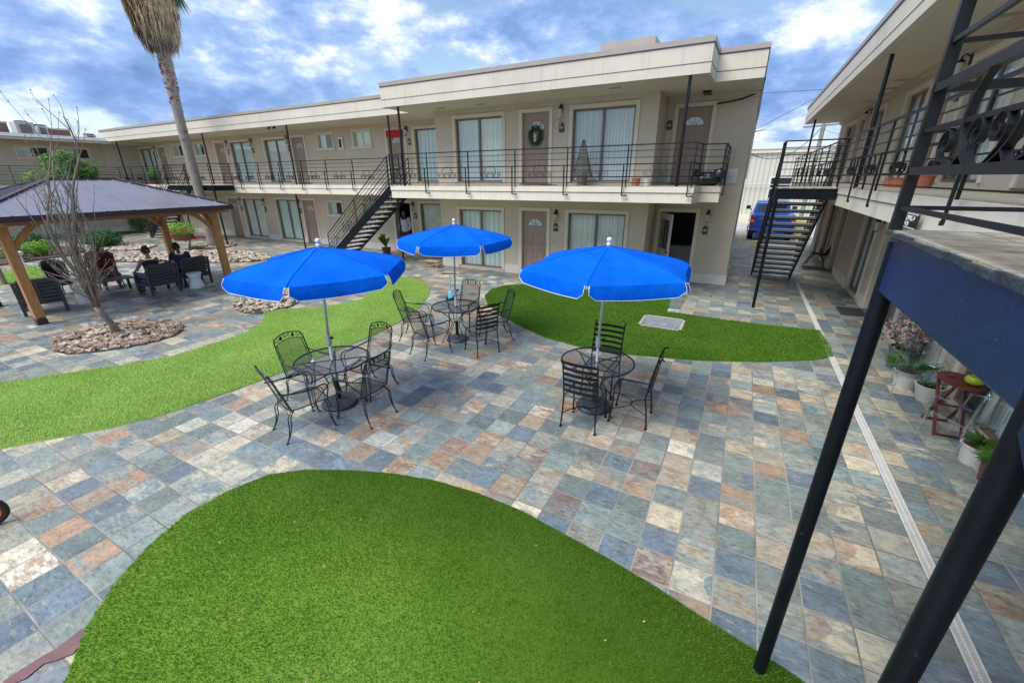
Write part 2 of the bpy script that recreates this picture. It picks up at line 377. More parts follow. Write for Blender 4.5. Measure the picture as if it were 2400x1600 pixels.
MT['canopy']=canopymat()
def roofmetal():
    m,nt,b=newmat('gazebo_roof_metal'); p=pos(nt)
    L(nt,ramp(nt,noise(nt,p,1.2,5,.6),[(.3,(.22,.21,.25)),(.7,(.28,.27,.31))]),b.inputs['Base Color']); b.inputs['Roughness'].default_value=.36; b.inputs['Metallic'].default_value=.35; return m
MT['roofmetal']=roofmetal(); MT['nosing']=paint('slate_nosing',(.035,.045,.055),.55,.5,14,bmp=.8,bscale=40)
MT['roofmetaldark']=paint('gazebo_trim_metal',(.05,.03,.035),.4,.1,4)
def ribbed():
    m,nt,b=newmat('ribbed_cream_metal'); P=pos(nt); sp=N(nt,'ShaderNodeSeparateXYZ'); L(nt,P,sp.inputs[0])
    w=math_(nt,'FRACT',math_(nt,'MULTIPLY',sp.outputs[0],3.2)); col=ramp(nt,w,[(0.,(.36,.35,.27)),(.12,(.62,.61,.50)),(.8,(.66,.65,.54)),(1.,(.40,.39,.30))])
    L(nt,col,b.inputs['Base Color']); b.inputs['Roughness'].default_value=.5; return m
MT['ribbed']=ribbed()
def brickm():
    m,nt,b=newmat('pale_brick'); t=N(nt,'ShaderNodeTexBrick'); P=pos(nt); mp=N(nt,'ShaderNodeMapping'); L(nt,P,mp.inputs[0]); mp.inputs['Rotation'].default_value=(R(90),0,0); L(nt,mp.outputs[0],t.inputs['Vector'])
    t.inputs['Color1'].default_value=(.62,.56,.47,1); t.inputs['Color2'].default_value=(.55,.50,.42,1); t.inputs['Mortar'].default_value=(.36,.32,.27,1); t.inputs['Scale'].default_value=4.
    L(nt,t.outputs[0],b.inputs['Base Color']); b.inputs['Roughness'].default_value=.85; return m
MT['brick']=brickm()
def rockm(name,a,b_,c):
    m,nt,b=newmat(name); P=pos(nt); v=N(nt,'ShaderNodeTexVoronoi'); v.inputs['Scale'].default_value=9; L(nt,P,v.inputs['Vector'])
    s=N(nt,'ShaderNodeSeparateColor'); L(nt,v.outputs['Color'],s.inputs[0]); col=ramp(nt,s.outputs[0],[(.0,a),(.45,b_),(.8,c),(1.,(.62,.54,.44))])
    col=mixc(nt,ramp(nt,noise(nt,P,30,5,.6),[(.35,.35),(.6,0.)]),col,tuple(x*.6 for x in a)); L(nt,col,b.inputs['Base Color']); b.inputs['Roughness'].default_value=.8; bump(nt,noise(nt,P,40,4,.6),.4,.01,b); return m
MT['rock']=rockm('river_rock',(.16,.105,.07),(.31,.215,.145),(.45,.35,.25))
MT['paperock']=rockm('pale_rock',(.30,.23,.16),(.45,.36,.26),(.58,.50,.40))
# ---------------------------------------------------------------- setting: ground, paving, lot
def sheet(name,poly,z,mat,kind='structure'):
    m=MB(); m.add([(x,y,z) for x,y in poly],[tuple(range(len(poly)))]); o=m.build(name,mat); return tag(o,kind=kind)
sheet('ground',[(-160,-120),(160,-120),(160,220),(-160,220)],-.02,MT['asphalt'])
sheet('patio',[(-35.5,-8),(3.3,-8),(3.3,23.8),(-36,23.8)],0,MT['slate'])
sheet('worn_mortar_patch',[(-3.72,-.2),(-3.70,.0),(-3.62,.12),(-3.5,.24),(-3.4,.2),(-3.3,-.2)],.006,MT['matgrey'])
sheet('worn_paint_patch',[(-3.80,-.05),(-3.79,.12),(-3.77,.2),(-3.79,.33),(-3.76,.42),(-3.71,.44),(-3.66,.50),(-3.63,.40),(-3.66,.31),(-3.62,.24),(-3.66,.17),(-3.71,.12),(-3.69,.03),(-3.73,-.05)],.009,MT['maroonpatch'])
sheet('parking_lot',[(-36,23.8),(30,23.8),(30,60),(-36,60)],-.004,MT['concrete'])
m=MB()
for x in (.1,2.75,5.4): m.add([(x,23.9,.004),(x+.12,23.9,.004),(x+.12,29.2,.004),(x,29.2,.004)],[(0,1,2,3)])
tag(m.build('parking_lines',MT['yellow']),kind='structure')
def smooth(poly,it=2):
    for _ in range(it):
        q=[]
        for i in range(len(poly)):
            a=poly[i];b=poly[(i+1)%len(poly)]
            q.append((a[0]*.75+b[0]*.25,a[1]*.75+b[1]*.25)); q.append((a[0]*.25+b[0]*.75,a[1]*.25+b[1]*.75))
        poly=q
    return poly
def inpoly(X,Y,poly):
    c=np.zeros(len(X),bool); n=len(poly)
    for i in range(n):
        x0,y0=poly[i];x1,y1=poly[(i+1)%n]
        if y0==y1: continue
        k=((y0>Y)!=(y1>Y))&(X<(x1-x0)*(Y-y0)/(y1-y0)+x0); c^=k
    return c
def lawn(name,poly,mat,count,label_lean=(0,0),h=.026,w=.0035,hole=None,z=.012):
    n=len(poly); V=[(x,y,0.) for x,y in poly]+[(x,y,z) for x,y in poly]
    F=[tuple(range(n,2*n))]+[(i,(i+1)%n,n+(i+1)%n,n+i) for i in range(n)]
    xs=[p[0] for p in poly]; ys=[p[1] for p in poly]
    X=rng.uniform(min(xs),max(xs),count); Y=rng.uniform(min(ys),max(ys),count)
    k=inpoly(X,Y,poly)
    if hole: k&=~inpoly(X,Y,hole)
    X=X[k];Y=Y[k];c=len(X)
    a=rng.uniform(0,2*PI,c); hh=h*rng.uniform(.6,1.25,c); lx=label_lean[0]*h+rng.normal(0,.35*h,c); ly=label_lean[1]*h+rng.normal(0,.35*h,c)
    dx=np.cos(a)*w;dy=np.sin(a)*w
    P=np.empty((c,3,3)); P[:,0]=np.stack([X-dx,Y-dy,np.full(c,z)],1); P[:,1]=np.stack([X+dx,Y+dy,np.full(c,z)],1); P[:,2]=np.stack([X+lx,Y+ly,z+hh],1)
    base=len(V); nv=base+3*c; me=bpy.data.meshes.new(name)
    me.vertices.add(nv); co=np.concatenate([np.array(V).reshape(-1),P.reshape(-1)]); me.vertices.foreach_set('co',co)
    loops=[i for f in F for i in f]; starts=[];t=0
    for f in F: starts.append(t); t+=len(f)
    li=np.concatenate([np.array(loops),np.arange(base,nv)]); ls=np.concatenate([np.array(starts),t+3*np.arange(c)])
    me.loops.add(len(li)); me.loops.foreach_set('vertex_index',li.astype(np.int32))
    me.polygons.add(len(ls)); me.polygons.foreach_set('loop_start',ls.astype(np.int32)); me.update(calc_edges=True); me.validate()
    me.materials.append(mat); o=bpy.data.objects.new(name,me); COL.objects.link(o); return tag(o,kind='stuff')
G1=[(-3.43,.14),(-3.78,.37),(-4.04,.63),(-4.24,.95),(-4.36,1.3),(-4.34,1.68),(-4.19,2.07),(-3.9,2.31),(-3.47,2.53),(-2.98,2.72),(-2.47,2.85),(-1.94,2.9),(-1.43,2.89),(-.94,2.81),(-.51,2.74),(-.13,2.66),(.21,2.57),(.5,2.5),(.76,2.44),(1.0,2.36),(1.1,2.1),(1.0,1.4),(.4,.2),(-.6,-.7),(-2,-.9),(-3,-.4)]
lawn('turf_lawn',G1,MT['turf'],300000,(.2,-.35),.020,.0024)
G2=[(-7.75,.6),(-7.39,1.14),(-6.98,1.66),(-6.74,2.2),(-6.63,2.84),(-6.55,3.47),(-6.51,3.85),(-6.47,4.61),(-6.46,5.92),(-6.58,6.84),(-6.87,7.83),(-7.43,8.97),(-8.01,9.75),(-8.63,10.25),(-9.35,10.5),(-9.9,10.45),(-10.3,9.9),(-10,9.2),(-9.3,8.6),(-8.85,7.88),(-9.0,7.1),(-9.3,6.6),(-9.96,6.2),(-10.02,5.8),(-9.56,5.5),(-9.26,5.2),(-9.05,4.8),(-8.96,4.29),(-8.95,3.34),(-9.25,2.8),(-9.62,2.31),(-10.12,1.6),(-10.5,1.1),(-11,.2),(-9.5,-.8)]
lawn('turf_lawn',G2,MT['turf_sheen_light'],330000,(-.75,.15),.03,.006)
G3=[(-6.02,9.68),(-6.22,10.39),(-6.09,11.0),(-5.64,11.35),(-4.6,11.55),(-3,11.62),(-1.3,11.62),(-1.22,10.42),(.4,10.36),(1.9,10.46),(1.96,9.4),(1.94,8.94),(1.6,8.6),(.77,8.07),(-.27,7.62),(-1.38,7.33),(-2.35,7.26),(-3.2,7.44),(-4.06,7.9),(-4.73,8.32),(-5.49,8.97)]
hatch=[(-1.6,9.86),(-.76,9.86),(-.76,9.16),(-1.52,9.12)]
lawn('turf_lawn',G3,MT['turf_sheen_dark'],230000,(.25,.6),.03,.006,hatch)
lawn('turf_lawn',[(-20.4,3.5),(-20.9,4.93),(-21.34,5.6),(-22.4,6.0),(-23.44,6.1),(-23.8,5.3),(-23.4,4.3),(-24,1),(-21,0)],MT['turf_sheen_light'],40000,(-.7,.1),.04,.012)
lawn('turf_lawn',[(-37,6),(-36.5,8.1),(-35.2,9.6),(-34.4,10.6),(-32.98,13.0),(-34.2,13.2),(-35.3,12.9),(-35.4,4)],MT['turf_sheen_dark'],30000,(-.2,.1),.04,.014)
m=MB(); m.box(-1.60,-.76,9.10,9.86,0,.03); o=m.build('access_hatch',MT['matgrey'],bevel=.004); tag(o,'grey concrete utility cover set into the right hand artificial lawn','access cover')
m=MB(); 
for a,b,c,d in ((-1.64,-1.585,9.06,9.90),(-.775,-.72,9.06,9.90),(-1.64,-.72,9.06,9.11),(-1.64,-.72,9.85,9.90)): m.box(a,b,c,d,0,.035)
m.build('hatch_rim',MT['concrete'],o)
# rock beds
def rockbed(poly,n,size,mat,name='river_rocks'):
    m=MB(); xs=[p[0] for p in poly]; ys=[p[1] for p in poly]; k=0; rr=random.Random(3)
    while k<n:
        x=rr.uniform(min(xs),max(xs)); y=rr.uniform(min(ys),max(ys))
        if not inpoly(np.array([x]),np.array([y]),poly)[0]: continue
        s=size*rr.uniform(.55,1.25); t=rr.uniform(0,PI)
        b=MB(); b.blob((0,0,0),s,7,5,(1.25,.85,.55),.18,rr)
        b.v=[(x+vx*cos(t)-vy*sin(t),y+vx*sin(t)+vy*cos(t),s*.35+vz+rr.uniform(0,.02)) for vx,vy,vz in b.v]
        m.add(b.v,b.f); k+=1
    o=m.build(name,mat); tag(o,kind='stuff')
    e=MB(); 
    e.tube([(x,y,.012) for x,y in poly],.016,5,closed=True); e.add([(x,y,.006) for x,y in poly],[tuple(range(len(poly)))])
    tag(e.build('rock_bed_soil',MT['edging']),kind='structure')
ring=smooth([(-11.9,2.5),(-12.4,2.9),(-12.55,3.4),(-12.3,3.98),(-11.66,4.38),(-10.93,4.43),(-10.37,4.16),(-10.16,3.74),(-10.28,3.2),(-10.6,2.7),(-11.1,2.38)],1)
rockbed(ring,620,.052,MT['rock'])
rockbed(smooth([(-10.0,5.8),(-10.5,5.58),(-11.33,5.79),(-11.87,6.22),(-12.33,6.93),(-12.2,7.6),(-11.6,8.0),(-10.6,7.4),(-9.9,6.5)],1),380,.05,MT['paperock'])
rockbed(smooth([(-24.3,8.3),(-23,9.9),(-21.3,11.0),(-19.6,11.5),(-17.4,11.0),(-16.9,10.1),(-18,9.3),(-20,8.4),(-22,7.4),(-23.6,7.3)],1),900,.075,MT['paperock'])
rockbed(smooth([(-28.2,8.4),(-26.5,8.5),(-25.4,9.0),(-25.1,9.7),(-25.6,10.3),(-27,10.7),(-29,10.4),(-30,9.4)],1),420,.09,MT['paperock'])
rockbed(smooth([(-24.2,11.0),(-23.2,10.7),(-22.3,11.1),(-22.0,11.9),(-22.7,12.6),(-23.7,12.6),(-24.5,11.9)],1),260,.075,MT['rock'])
m=MB(); bed=smooth([(-25.2,1),(-25.4,4.96),(-25.5,5.6),(-25.8,6.2),(-26,7.4),(-27.6,8.3),(-29.8,8.2),(-31,7.4),(-31.5,4),(-31,0)],1)
m.add([(x,y,.05) for x,y in bed],[tuple(range(len(bed)))]); m.tube([(x,y,.03) for x,y in bed],.04,5,closed=True); tag(m.build('mulch_bed',MT['soil']),kind='structure')
# drain channel
def grate_mesh():
    m=MB(); Lg=.996
    for x0,x1 in ((-.062,-.05),(-.006,.006),(.05,.062)): m.box(x0,x1,0,Lg,.001,.012)
    k=int(Lg/.018)
    for i in range(k+1): 
        y=i*Lg/k
        m.box(-.05,-.006,max(0,y-.0045),min(Lg,y+.0045),.002,.010); m.box(.006,.05,max(0,y-.0045),min(Lg,y+.0045),.002,.010)
    return m
sheet('drain_channel',[(1.848,-4),(1.952,-4),(1.952,16.0),(1.848,16.0)],.003,MT['edging'])
g0=None
for i in range(20):
    if g0 is None:
        g0=grate_mesh().build('drain_grate',MT['grating'],loc=(0,0,0)); g=g0
    else: g=g0.copy(); COL.objects.link(g)
    g.location=(1.9,-4+i,.004); g.scale=(.8,1,1)
    tag(g,'slotted cream drain grate in the row along the right hand walkway','drain grate','drain grates laid end to end')
# ---------------------------------------------------------------- facade kit
class Fr:
    def __init__(s,o,u,n): s.o=o;s.u=u;s.n=n
    def p(s,a,d,z): return (s.o[0]+s.u[0]*a+s.n[0]*d,s.o[1]+s.u[1]*a+s.n[1]*d,z)
def fbox(m,fr,a0,a1,d0,d1,z0,z1):
    p=fr.p; return m.hexa([p(a0,d0,z0),p(a1,d0,z0),p(a1,d1,z0),p(a0,d1,z0),p(a0,d0,z1),p(a1,d0,z1),p(a1,d1,z1),p(a0,d1,z1)])
def wall_holes(m,fr,a0,a1,z0,z1,holes,dep=.16):
    A=sorted({a0,a1}|{h[i] for h in holes for i in (0,1)}); Z=sorted({z0,z1}|{h[i] for h in holes for i in (2,3)})
    for i in range(len(A)-1):
        for j in range(len(Z)-1):
            ca=(A[i]+A[i+1])/2; cz=(Z[j]+Z[j+1])/2
            if any(h[0]<ca<h[1] and h[2]<cz<h[3] for h in holes): continue
            m.add([fr.p(A[i],0,Z[j]),fr.p(A[i+1],0,Z[j]),fr.p(A[i+1],0,Z[j+1]),fr.p(A[i],0,Z[j+1])],[(0,1,2,3)])
    for h in holes:
        b,c,d,e=h
        for q in (((b,d),(b,e)),((b,e),(c,e)),((c,e),(c,d)),((c,d),(b,d))):
            (p0,q0),(p1,q1)=q
            m.add([fr.p(p0,0,q0),fr.p(p1,0,q1),fr.p(p1,-dep,q1),fr.p(p0,-dep,q0)],[(0,1,2,3)])
def surround(fr,a0,a1,z0,z1,parent,w=.11,d=.035,sill=False,bottom=False,name='trim'):
    m=MB(); fbox(m,fr,a0-w,a0-.002,0,d,z0,z1+w); fbox(m,fr,a1+.002,a1+w,0,d,z0,z1+w); fbox(m,fr,a0-.002,a1+.002,0,d-.002,z1+.002,z1+w-.002)
    if sill: fbox(m,fr,a0-w-.05,a1+w+.05,0,d+.04,z0-w,z0-.002)
    return m.build(name,MT['trim'],parent,world=True,bevel=.006)
def fanlight(fr,ac,zc,r,parent,dep):
    m=MB(); n=12; pts=[(ac+r*cos(PI*i/n),zc+r*.86*sin(PI*i/n)) for i in range(n+1)]
    m.slabpoly(pts,dep+.002,dep+.008,fr.p); f=m.build('fan_light',MT['fanglass'],parent,world=True)
    m=MB()
    for i in range(n): m.bar(fr.p(pts[i][0],dep+.012,pts[i][1]),fr.p(pts[i+1][0],dep+.012,pts[i+1][1]),.022,.022)
    m.bar(fr.p(ac-r,dep+.012,zc),fr.p(ac+r,dep+.012,zc),.02,.025)
    for t in (.25,.5,.75): m.bar(fr.p(ac+.07*cos(PI*t),dep+.012,zc+.07*sin(PI*t)),fr.p(ac+r*cos(PI*t),dep+.012,zc+.86*r*sin(PI*t)),.014,.014)
    for i in range(8): m.bar(fr.p(ac+.07*cos(PI*i/8),dep+.012,zc+.07*sin(PI*i/8)),fr.p(ac+.07*cos(PI*(i+1)/8),dep+.012,zc+.07*sin(PI*(i+1)/8)),.014,.014)
    m.build('glazing_bar',MT['door'],f,world=True)
def door(fr,a0,a1,z0,z1,parent,hside=1,fan=True,mat=None,label=None):
    m=MB(); dep=-.09; w=a1-a0; fbox(m,fr,a0+.004,a1-.004,dep-.04,dep,z0+.01,z1-.004)
    d=m.build('door',MT[mat or 'door'],parent,world=True)
    if label: d['label']=label
    m=MB(); ac=(a0+a1)/2; H=z1-z0
    for s in (-1,1):
        for za,zb in ((.10,.40),(.47,.66)): 
            x0=ac+s*w*.08; x1=ac+s*w*.37; lo=min(x0,x1);hi=max(x0,x1)
            for q in ((lo,hi,z0+H*za,z0+H*za+.02),(lo,hi,z0+H*zb-.02,z0+H*zb),(lo,lo+.02,z0+H*za+.02,z0+H*zb-.02),(hi-.02,hi,z0+H*za+.02,z0+H*zb-.02)): fbox(m,fr,q[0],q[1],dep,dep+.010,q[2],q[3])
            fbox(m,fr,lo+.05,hi-.05,dep,dep+.008,z0+H*za+.05,z0+H*zb-.05)
    m.build('door_panel',MT[mat or 'door'],d,world=True,bevel=.003)
    if fan: fanlight(fr,ac,z0+H*.77,w*.30,d,dep)
    m=MB(); hx=a1-.07 if hside>0 else a0+.07; pc=fr.p(hx,dep+.05,z0+.95); m.blob(pc,.028,8,6); m.bar(fr.p(hx,dep,z0+.95),pc,.015)
    m.blob(fr.p(hx,dep+.015,z0+1.12),.025,8,6); m.build('handle',MT['chrome'],d,world=True)
    m=MB(); fbox(m,fr,a0,a1,-.12,.05,z0-.02,z0+.008); m.build('threshold',MT['alu'],d,world=True)
    surround(fr,a0,a1,z0,z1,d,name='door_trim')
    return d
SLN=[0]
def slider(fr,a0,a1,z0,z1,parent,order=0,blinds='blinds',name='sliding_door',sur=True):
    m=MB(); f=.05; dep=-.085
    fbox(m,fr,a0,a1,dep-.03,dep+.03,z1-f,z1); fbox(m,fr,a0,a1,dep-.03,dep+.03,z0,z0+f)
    fbox(m,fr,a0,a0+f,dep-.03,dep+.03,z0+f,z1-f); fbox(m,fr,a1-f,a1,dep-.03,dep+.03,z0+f,z1-f)
    ac=(a0+a1)/2; fbox(m,fr,ac-.035,ac+.035,dep-.025,dep+.025,z0+f,z1-f)
    o=m.build(name,MT['alu'],parent,world=True,bevel=.004)
    for b,c in ((a0+f,ac-.035),(ac+.035,a1-f)):
        m=MB(); fbox(m,fr,b,c,dep-.004,dep+.004,z0+f,z1-f); m.build('pane',MT['glass'],o,world=True)
    m=MB(); k=int((a1-a0)/.09)
    SLN[0]+=1; gap=(SLN[0]*7%5) in (1,3) and fr is not W1 if 'W1' in globals() else False; kk=int(k*(.74+.05*(SLN[0]%4))) if gap else k
    if gap:
        g=MB(); g.add([fr.p(a0,dep-.074,z0),fr.p(a1,dep-.074,z0),fr.p(a1,dep-.074,z1),fr.p(a0,dep-.074,z1)],[(0,1,2,3)]); g.build('room_shade',MT['dark'],o,world=True)  # flat near-black sheet paints the darkness of the unlit room
    for i in range(kk):
        b=a0+(a1-a0)*i/k; c=b+(a1-a0)/k*1.02; tw=.012*(1 if i%2 else -1)
        m.add([fr.p(b,dep-.06-tw,z0),fr.p(c,dep-.06+tw,z0),fr.p(c,dep-.06+tw,z1),fr.p(b,dep-.06-tw,z1)],[(0,1,2,3)])
    m.build('vertical_blinds' if blinds=='blinds' else 'curtain',MT[blinds],o,world=True)
    if sur: surround(fr,a0,a1,z0,z1,o,name='door_trim' if name=='sliding_door' else 'window_trim')
    return o
def window(fr,a0,a1,z0,z1,parent,bl=.5):
    m=MB(); f=.03; dep=-.06
    fbox(m,fr,a0,a1,dep-.02,dep+.02,z1-f,z1); fbox(m,fr,a0,a1,dep-.02,dep+.02,z0,z0+f); fbox(m,fr,a0,a0+f,dep-.02,dep+.02,z0+f,z1-f); fbox(m,fr,a1-f,a1,dep-.02,dep+.02,z0+f,z1-f)
    ac=(a0+a1)/2; fbox(m,fr,ac-.02,ac+.02,dep-.02,dep+.02,z0+f,z1-f); o=m.build('window',MT['white'],parent,world=True,bevel=.003)
    for b,c in ((a0+f,ac-.02),(ac+.02,a1-f)):
        m=MB(); fbox(m,fr,b,c,dep-.004,dep+.004,z0+f,z1-f); m.build('pane',MT['glass'],o,world=True)
    m=MB(); m.add([fr.p(a0,dep-.09,z0),fr.p(a1,dep-.09,z0),fr.p(a1,dep-.09,z1),fr.p(a0,dep-.09,z1)],[(0,1,2,3)]); m.build('room_shade',MT['dark'] if bl<.5 else MT['blinds'],o,world=True)  # dark variant paints the unlit room; the other is a blind
    if .2<bl<.5:
        m=MB(); fbox(m,fr,a0+f,ac-.05,dep-.05,dep-.045,z0+f,z1-f); m.build('blind',MT['curtain'],o,world=True)
    surround(fr,a0,a1,z0,z1,o,w=.1,sill=True,name='window_trim')
def lamp(fr,a,z,parent):
    m=MB(); fbox(m,fr,a-.035,a+.035,0,.02,z-.02,z+.14); m.tube([fr.p(a,.02,z+.10),fr.p(a,.08,z+.15),fr.p(a,.13,z+.12),fr.p(a,.13,z+.06)],.012,6)
    c=fr.p(a,.13,0); m.bar((c[0],c[1],z-.21),(c[0],c[1],z+.09),.012); m.lathe([(.01,z+.085),(.03,z+.07),(.065,z+.03),(.07,z+.02)],(c[0],c[1],0),10); m.lathe([(.045,z-.19),(.03,z-.21),(.01,z-.22)],(c[0],c[1],0),10)
    o=m.build('wall_lamp',MT['iron'],parent,world=True)
    m=MB(); m.lathe([(.045,z-.185),(.052,z-.1),(.06,z+.019)],(c[0],c[1],0),10); m.build('lamp_shade',MT['lampglass'],o,world=True)
def textmesh(s,size,name,mat,parent,loc,rot,ext=.002,align='CENTER'):
    cu=bpy.data.curves.new(name,'FONT'); cu.body=s; cu.size=size; cu.extrude=ext; cu.align_x=align; cu.align_y='CENTER'
    t=bpy.data.objects.new(name,cu); COL.objects.link(t); bpy.context.view_layer.update()
    me=bpy.data.meshes.new_from_object(t); bpy.data.objects.remove(t); me.materials.clear(); me.materials.append(mat)
    o=bpy.data.objects.new(name,me); COL.objects.link(o); o.location=loc; o.rotation_euler=rot
    if parent is not None:
        o.parent=parent; q=parent; off=Vector((0,0,0))
        while q is not None: off+=q.location; q=q.parent
        o.location=Vector(loc)-off
    return o
def rotof(fr): return (R(90),0,math.atan2(fr.u[1],fr.u[0]) if (fr.u[0]*fr.n[1]-fr.u[1]*fr.n[0])<0 else math.atan2(-fr.u[1],-fr.u[0]))
def plaque(fr,a,z,parent,txt=None):
    m=MB(); w=.075;h=.24; pts=[(a-w,z-h/2),(a+w,z-h/2),(a+w,z+h/4)]+[(a+w*cos(PI*i/6),z+h/4+w*sin(PI*i/6)) for i in range(1,6)]+[(a-w,z+h/4)]
    m.slabpoly(pts,0.001,.02,fr.p); o=m.build('house_number',MT['plaque'],parent,world=True)
    if txt: textmesh(txt,.12,'digits',MT['white'],o,fr.p(a,.022,z),rotof(fr))
    else:
        m=MB(); fbox(m,fr,a-.045,a+.045,.02,.023,z-.03,z+.025); fbox(m,fr,a-.05,a+.05,.02,.023,z+.06,z+.068); fbox(m,fr,a-.055,a+.055,.02,.023,z-.085,z-.078); m.build('lettering',MT['lampglass'],o,world=True)
def plinth(fr,segs,parent,h=.29):
    for a,b in segs:
        m=MB(); fbox(m,fr,a,b,0,.03,0,h); m.build('plinth',MT['plinth'],parent,world=True,bevel=.004)
def vents(parent,pts):
    for x,y,ry in pts:
        m=MB(); w,l=(.07,.16) if ry else (.16,.07)
        m.box(x-w,x+w,y-l,y+l,5.235,5.268); m.build('soffit_vent',MT['alu'],parent,world=True)
def fascia_run(m1,m2,m3,pts,zb,zt,inward):
    # pts = outer line of roof edge; vertical fascia with coping, two thin grooves
    for (p,q) in zip(pts[:-1],pts[1:]):
        d=Vector((q[0]-p[0],q[1]-p[1],0)).normalized(); n=Vector((d.y,-d.x,0))*inward
        # n points outward
        def seg(m,o0,o1,z0,z1,ext=0):
            a=Vector((p[0],p[1],0))-d*ext; b=Vector((q[0],q[1],0))+d*ext
            c=[a+n*o0,b+n*o0,b+n*o1,a+n*o1]; m.hexa([(v.x,v.y,z0) for v in c]+[(v.x,v.y,z1) for v in c])
        seg(m2,-.06,.022,zt-.10,zt+.004,.02); seg(m3,-.02,.010,zt-.125,zt-.1); seg(m3,-.02,.006,zb+.20,zb+.214)
# ---- right-hand wing of the far building
AR=thing('apartment_building','two-storey beige motel wing with wreath door and metal tree, behind the umbrellas','building',(-5,13.5,0))
W1=Fr((0,12.8),(1,0),(0,-1)); W2=Fr((0,14.1),(1,0),(0,-1))
up=[(-8.90,-7.11,2.98,4.92),(-6.40,-5.50,2.93,4.93),(-4.76,-2.97,2.98,4.92)]
lo=[(-8.90,-7.18,.10,2.08),(-6.40,-5.50,.03,2.10),(-4.77,-2.99,.10,2.08)]
m=MB(); wall_holes(m,W1,-9.73,-2.37,0,2.5,lo); wall_holes(m,W1,-9.73,-2.37,2.88,5.27,up)
wall_holes(m,W2,-2.37,-.1,0,2.5,[(-2.2,-1.19,.03,2.10)]); wall_holes(m,W2,-.57,-.1,2.5,2.88,[]); wall_holes(m,W2,-2.37,-.1,2.88,5.27,[(-2.05,-1.17,2.93,4.93)])
m.box(-9.73,-9.60,12.81,14.66,0,2.5);m.box(-9.73,-9.60,12.81,14.66,2.88,5.27); m.box(-2.45,-2.371,12.802,14.12,0,2.5); m.box(-2.45,-2.371,12.802,14.12,2.88,5.27)
m.box(-.25,-.1,14.105,26,0,5.2); m.box(-9.7,-.1,25.9,26.05,0,5.2)
AR_wall=m.build('wall',MT['stucco'],AR,world=True)
for i,(a,b,c,d) in enumerate(up): 
    if i==1: door(W1,a,b,c,d,AR)
    else: slider(W1,a,b,c,d,AR)
for i,(a,b,c,d) in enumerate(lo): 
    if i==1: door(W1,a,b,c,d,AR)
    elif i==0: 
        o=slider(W1,a,b,c,d,AR,blinds='curtain'); 
    else: slider(W1,a,b,c,d,AR)
door(W2,-2.05,-1.17,2.93,4.93,AR,hside=-1)
m=MB(); fbox(m,W2,-1.95,-1.45,-.085,-.06,3.75,3.86) ; 
# dark room behind the open ground-floor door
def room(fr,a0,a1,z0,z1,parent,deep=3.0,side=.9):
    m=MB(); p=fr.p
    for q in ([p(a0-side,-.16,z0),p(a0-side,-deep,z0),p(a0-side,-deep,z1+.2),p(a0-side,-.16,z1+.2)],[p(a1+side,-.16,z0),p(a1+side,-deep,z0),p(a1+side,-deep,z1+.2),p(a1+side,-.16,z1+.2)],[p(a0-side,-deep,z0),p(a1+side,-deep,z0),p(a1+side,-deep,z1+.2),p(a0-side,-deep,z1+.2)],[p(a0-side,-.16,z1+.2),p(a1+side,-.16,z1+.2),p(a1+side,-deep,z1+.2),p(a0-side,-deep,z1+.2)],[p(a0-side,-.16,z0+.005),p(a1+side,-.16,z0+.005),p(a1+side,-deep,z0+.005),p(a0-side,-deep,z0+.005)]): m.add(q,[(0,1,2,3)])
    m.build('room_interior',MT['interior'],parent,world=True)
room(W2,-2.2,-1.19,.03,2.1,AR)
surround(W2,-2.2,-1.19,.03,2.1,AR,name='door_trim')
def leaf_open(fr,a,z0,z1,w,ang,parent,mat,label,grid=True):
    ca,sa=cos(ang),sin(ang); f2=Fr(fr.p(a,-.05,0)[:2],(fr.u[0]*ca+fr.n[0]*sa,fr.u[1]*ca+fr.n[1]*sa),(-fr.u[0]*sa+fr.n[0]*ca,-fr.u[1]*sa+fr.n[1]*ca))
    m=MB(); fbox(m,f2,0,w,-.02,.02,z0,z1); d=m.build('door',MT[mat],parent,world=True,bevel=.003); d['label']=label
    if grid:
        m=MB()
        for i in range(3): fbox(m,f2,.14+i*(w-.28)/3+.02,.14+(i+1)*(w-.28)/3-.02,.019,.025,z0+1.0,z1-.18)
        m.build('pane',MT['darkglass'],d,world=True)
    m=MB(); m.blob(f2.p(w-.07,.06,z0+.95),.03,8,6); m.bar(f2.p(w-.07,0,z0+.95),f2.p(w-.07,.06,z0+.95),.015); m.build('handle',MT['iron'],d,world=True)
leaf_open(W2,-2.18,.04,2.08,.92,R(62),AR,'doorwhite','off-white ground-floor door with narrow panes, standing open')
m=MB(); m.box(-2.0,-1.2,15.4,16.0,.05,.92); m.build('counter',MT['acmetal'],AR,world=True)
for a,z,f,t in ((-5.12,4.93,W1,None),(-5.18,2.02,W1,'24'),(-.86,2.05,W2,None)): lamp(f,a,z,AR)
plaque(W1,-5.10,4.47,AR); plaque(W1,-5.19,1.62,AR,'24'); plaque(W2,-2.27,4.5,AR); plaque(W2,-.88,1.6,AR)
plinth(W1,[(-9.76,-9.02),(-7.06,-6.52),(-5.38,-4.89),(-2.86,-2.34)],AR); plinth(W2,[(-1.07,-.07)],AR)
m=MB(); m.box(-.13,-.07,14.1,26,0,.29); m.build('plinth',MT['plinth'],AR,world=True)
m=MB(); m.box(-.62,-.28,14.05,14.098,2.92,3.30); v=m.build('wall_vent',MT['white'],AR,world=True)
m=MB()
for i in range(9): m.box(-.59,-.31,14.03,14.05,2.95+i*.036,2.965+i*.036)
m.build('louvre',MT['trim'],v,world=True)
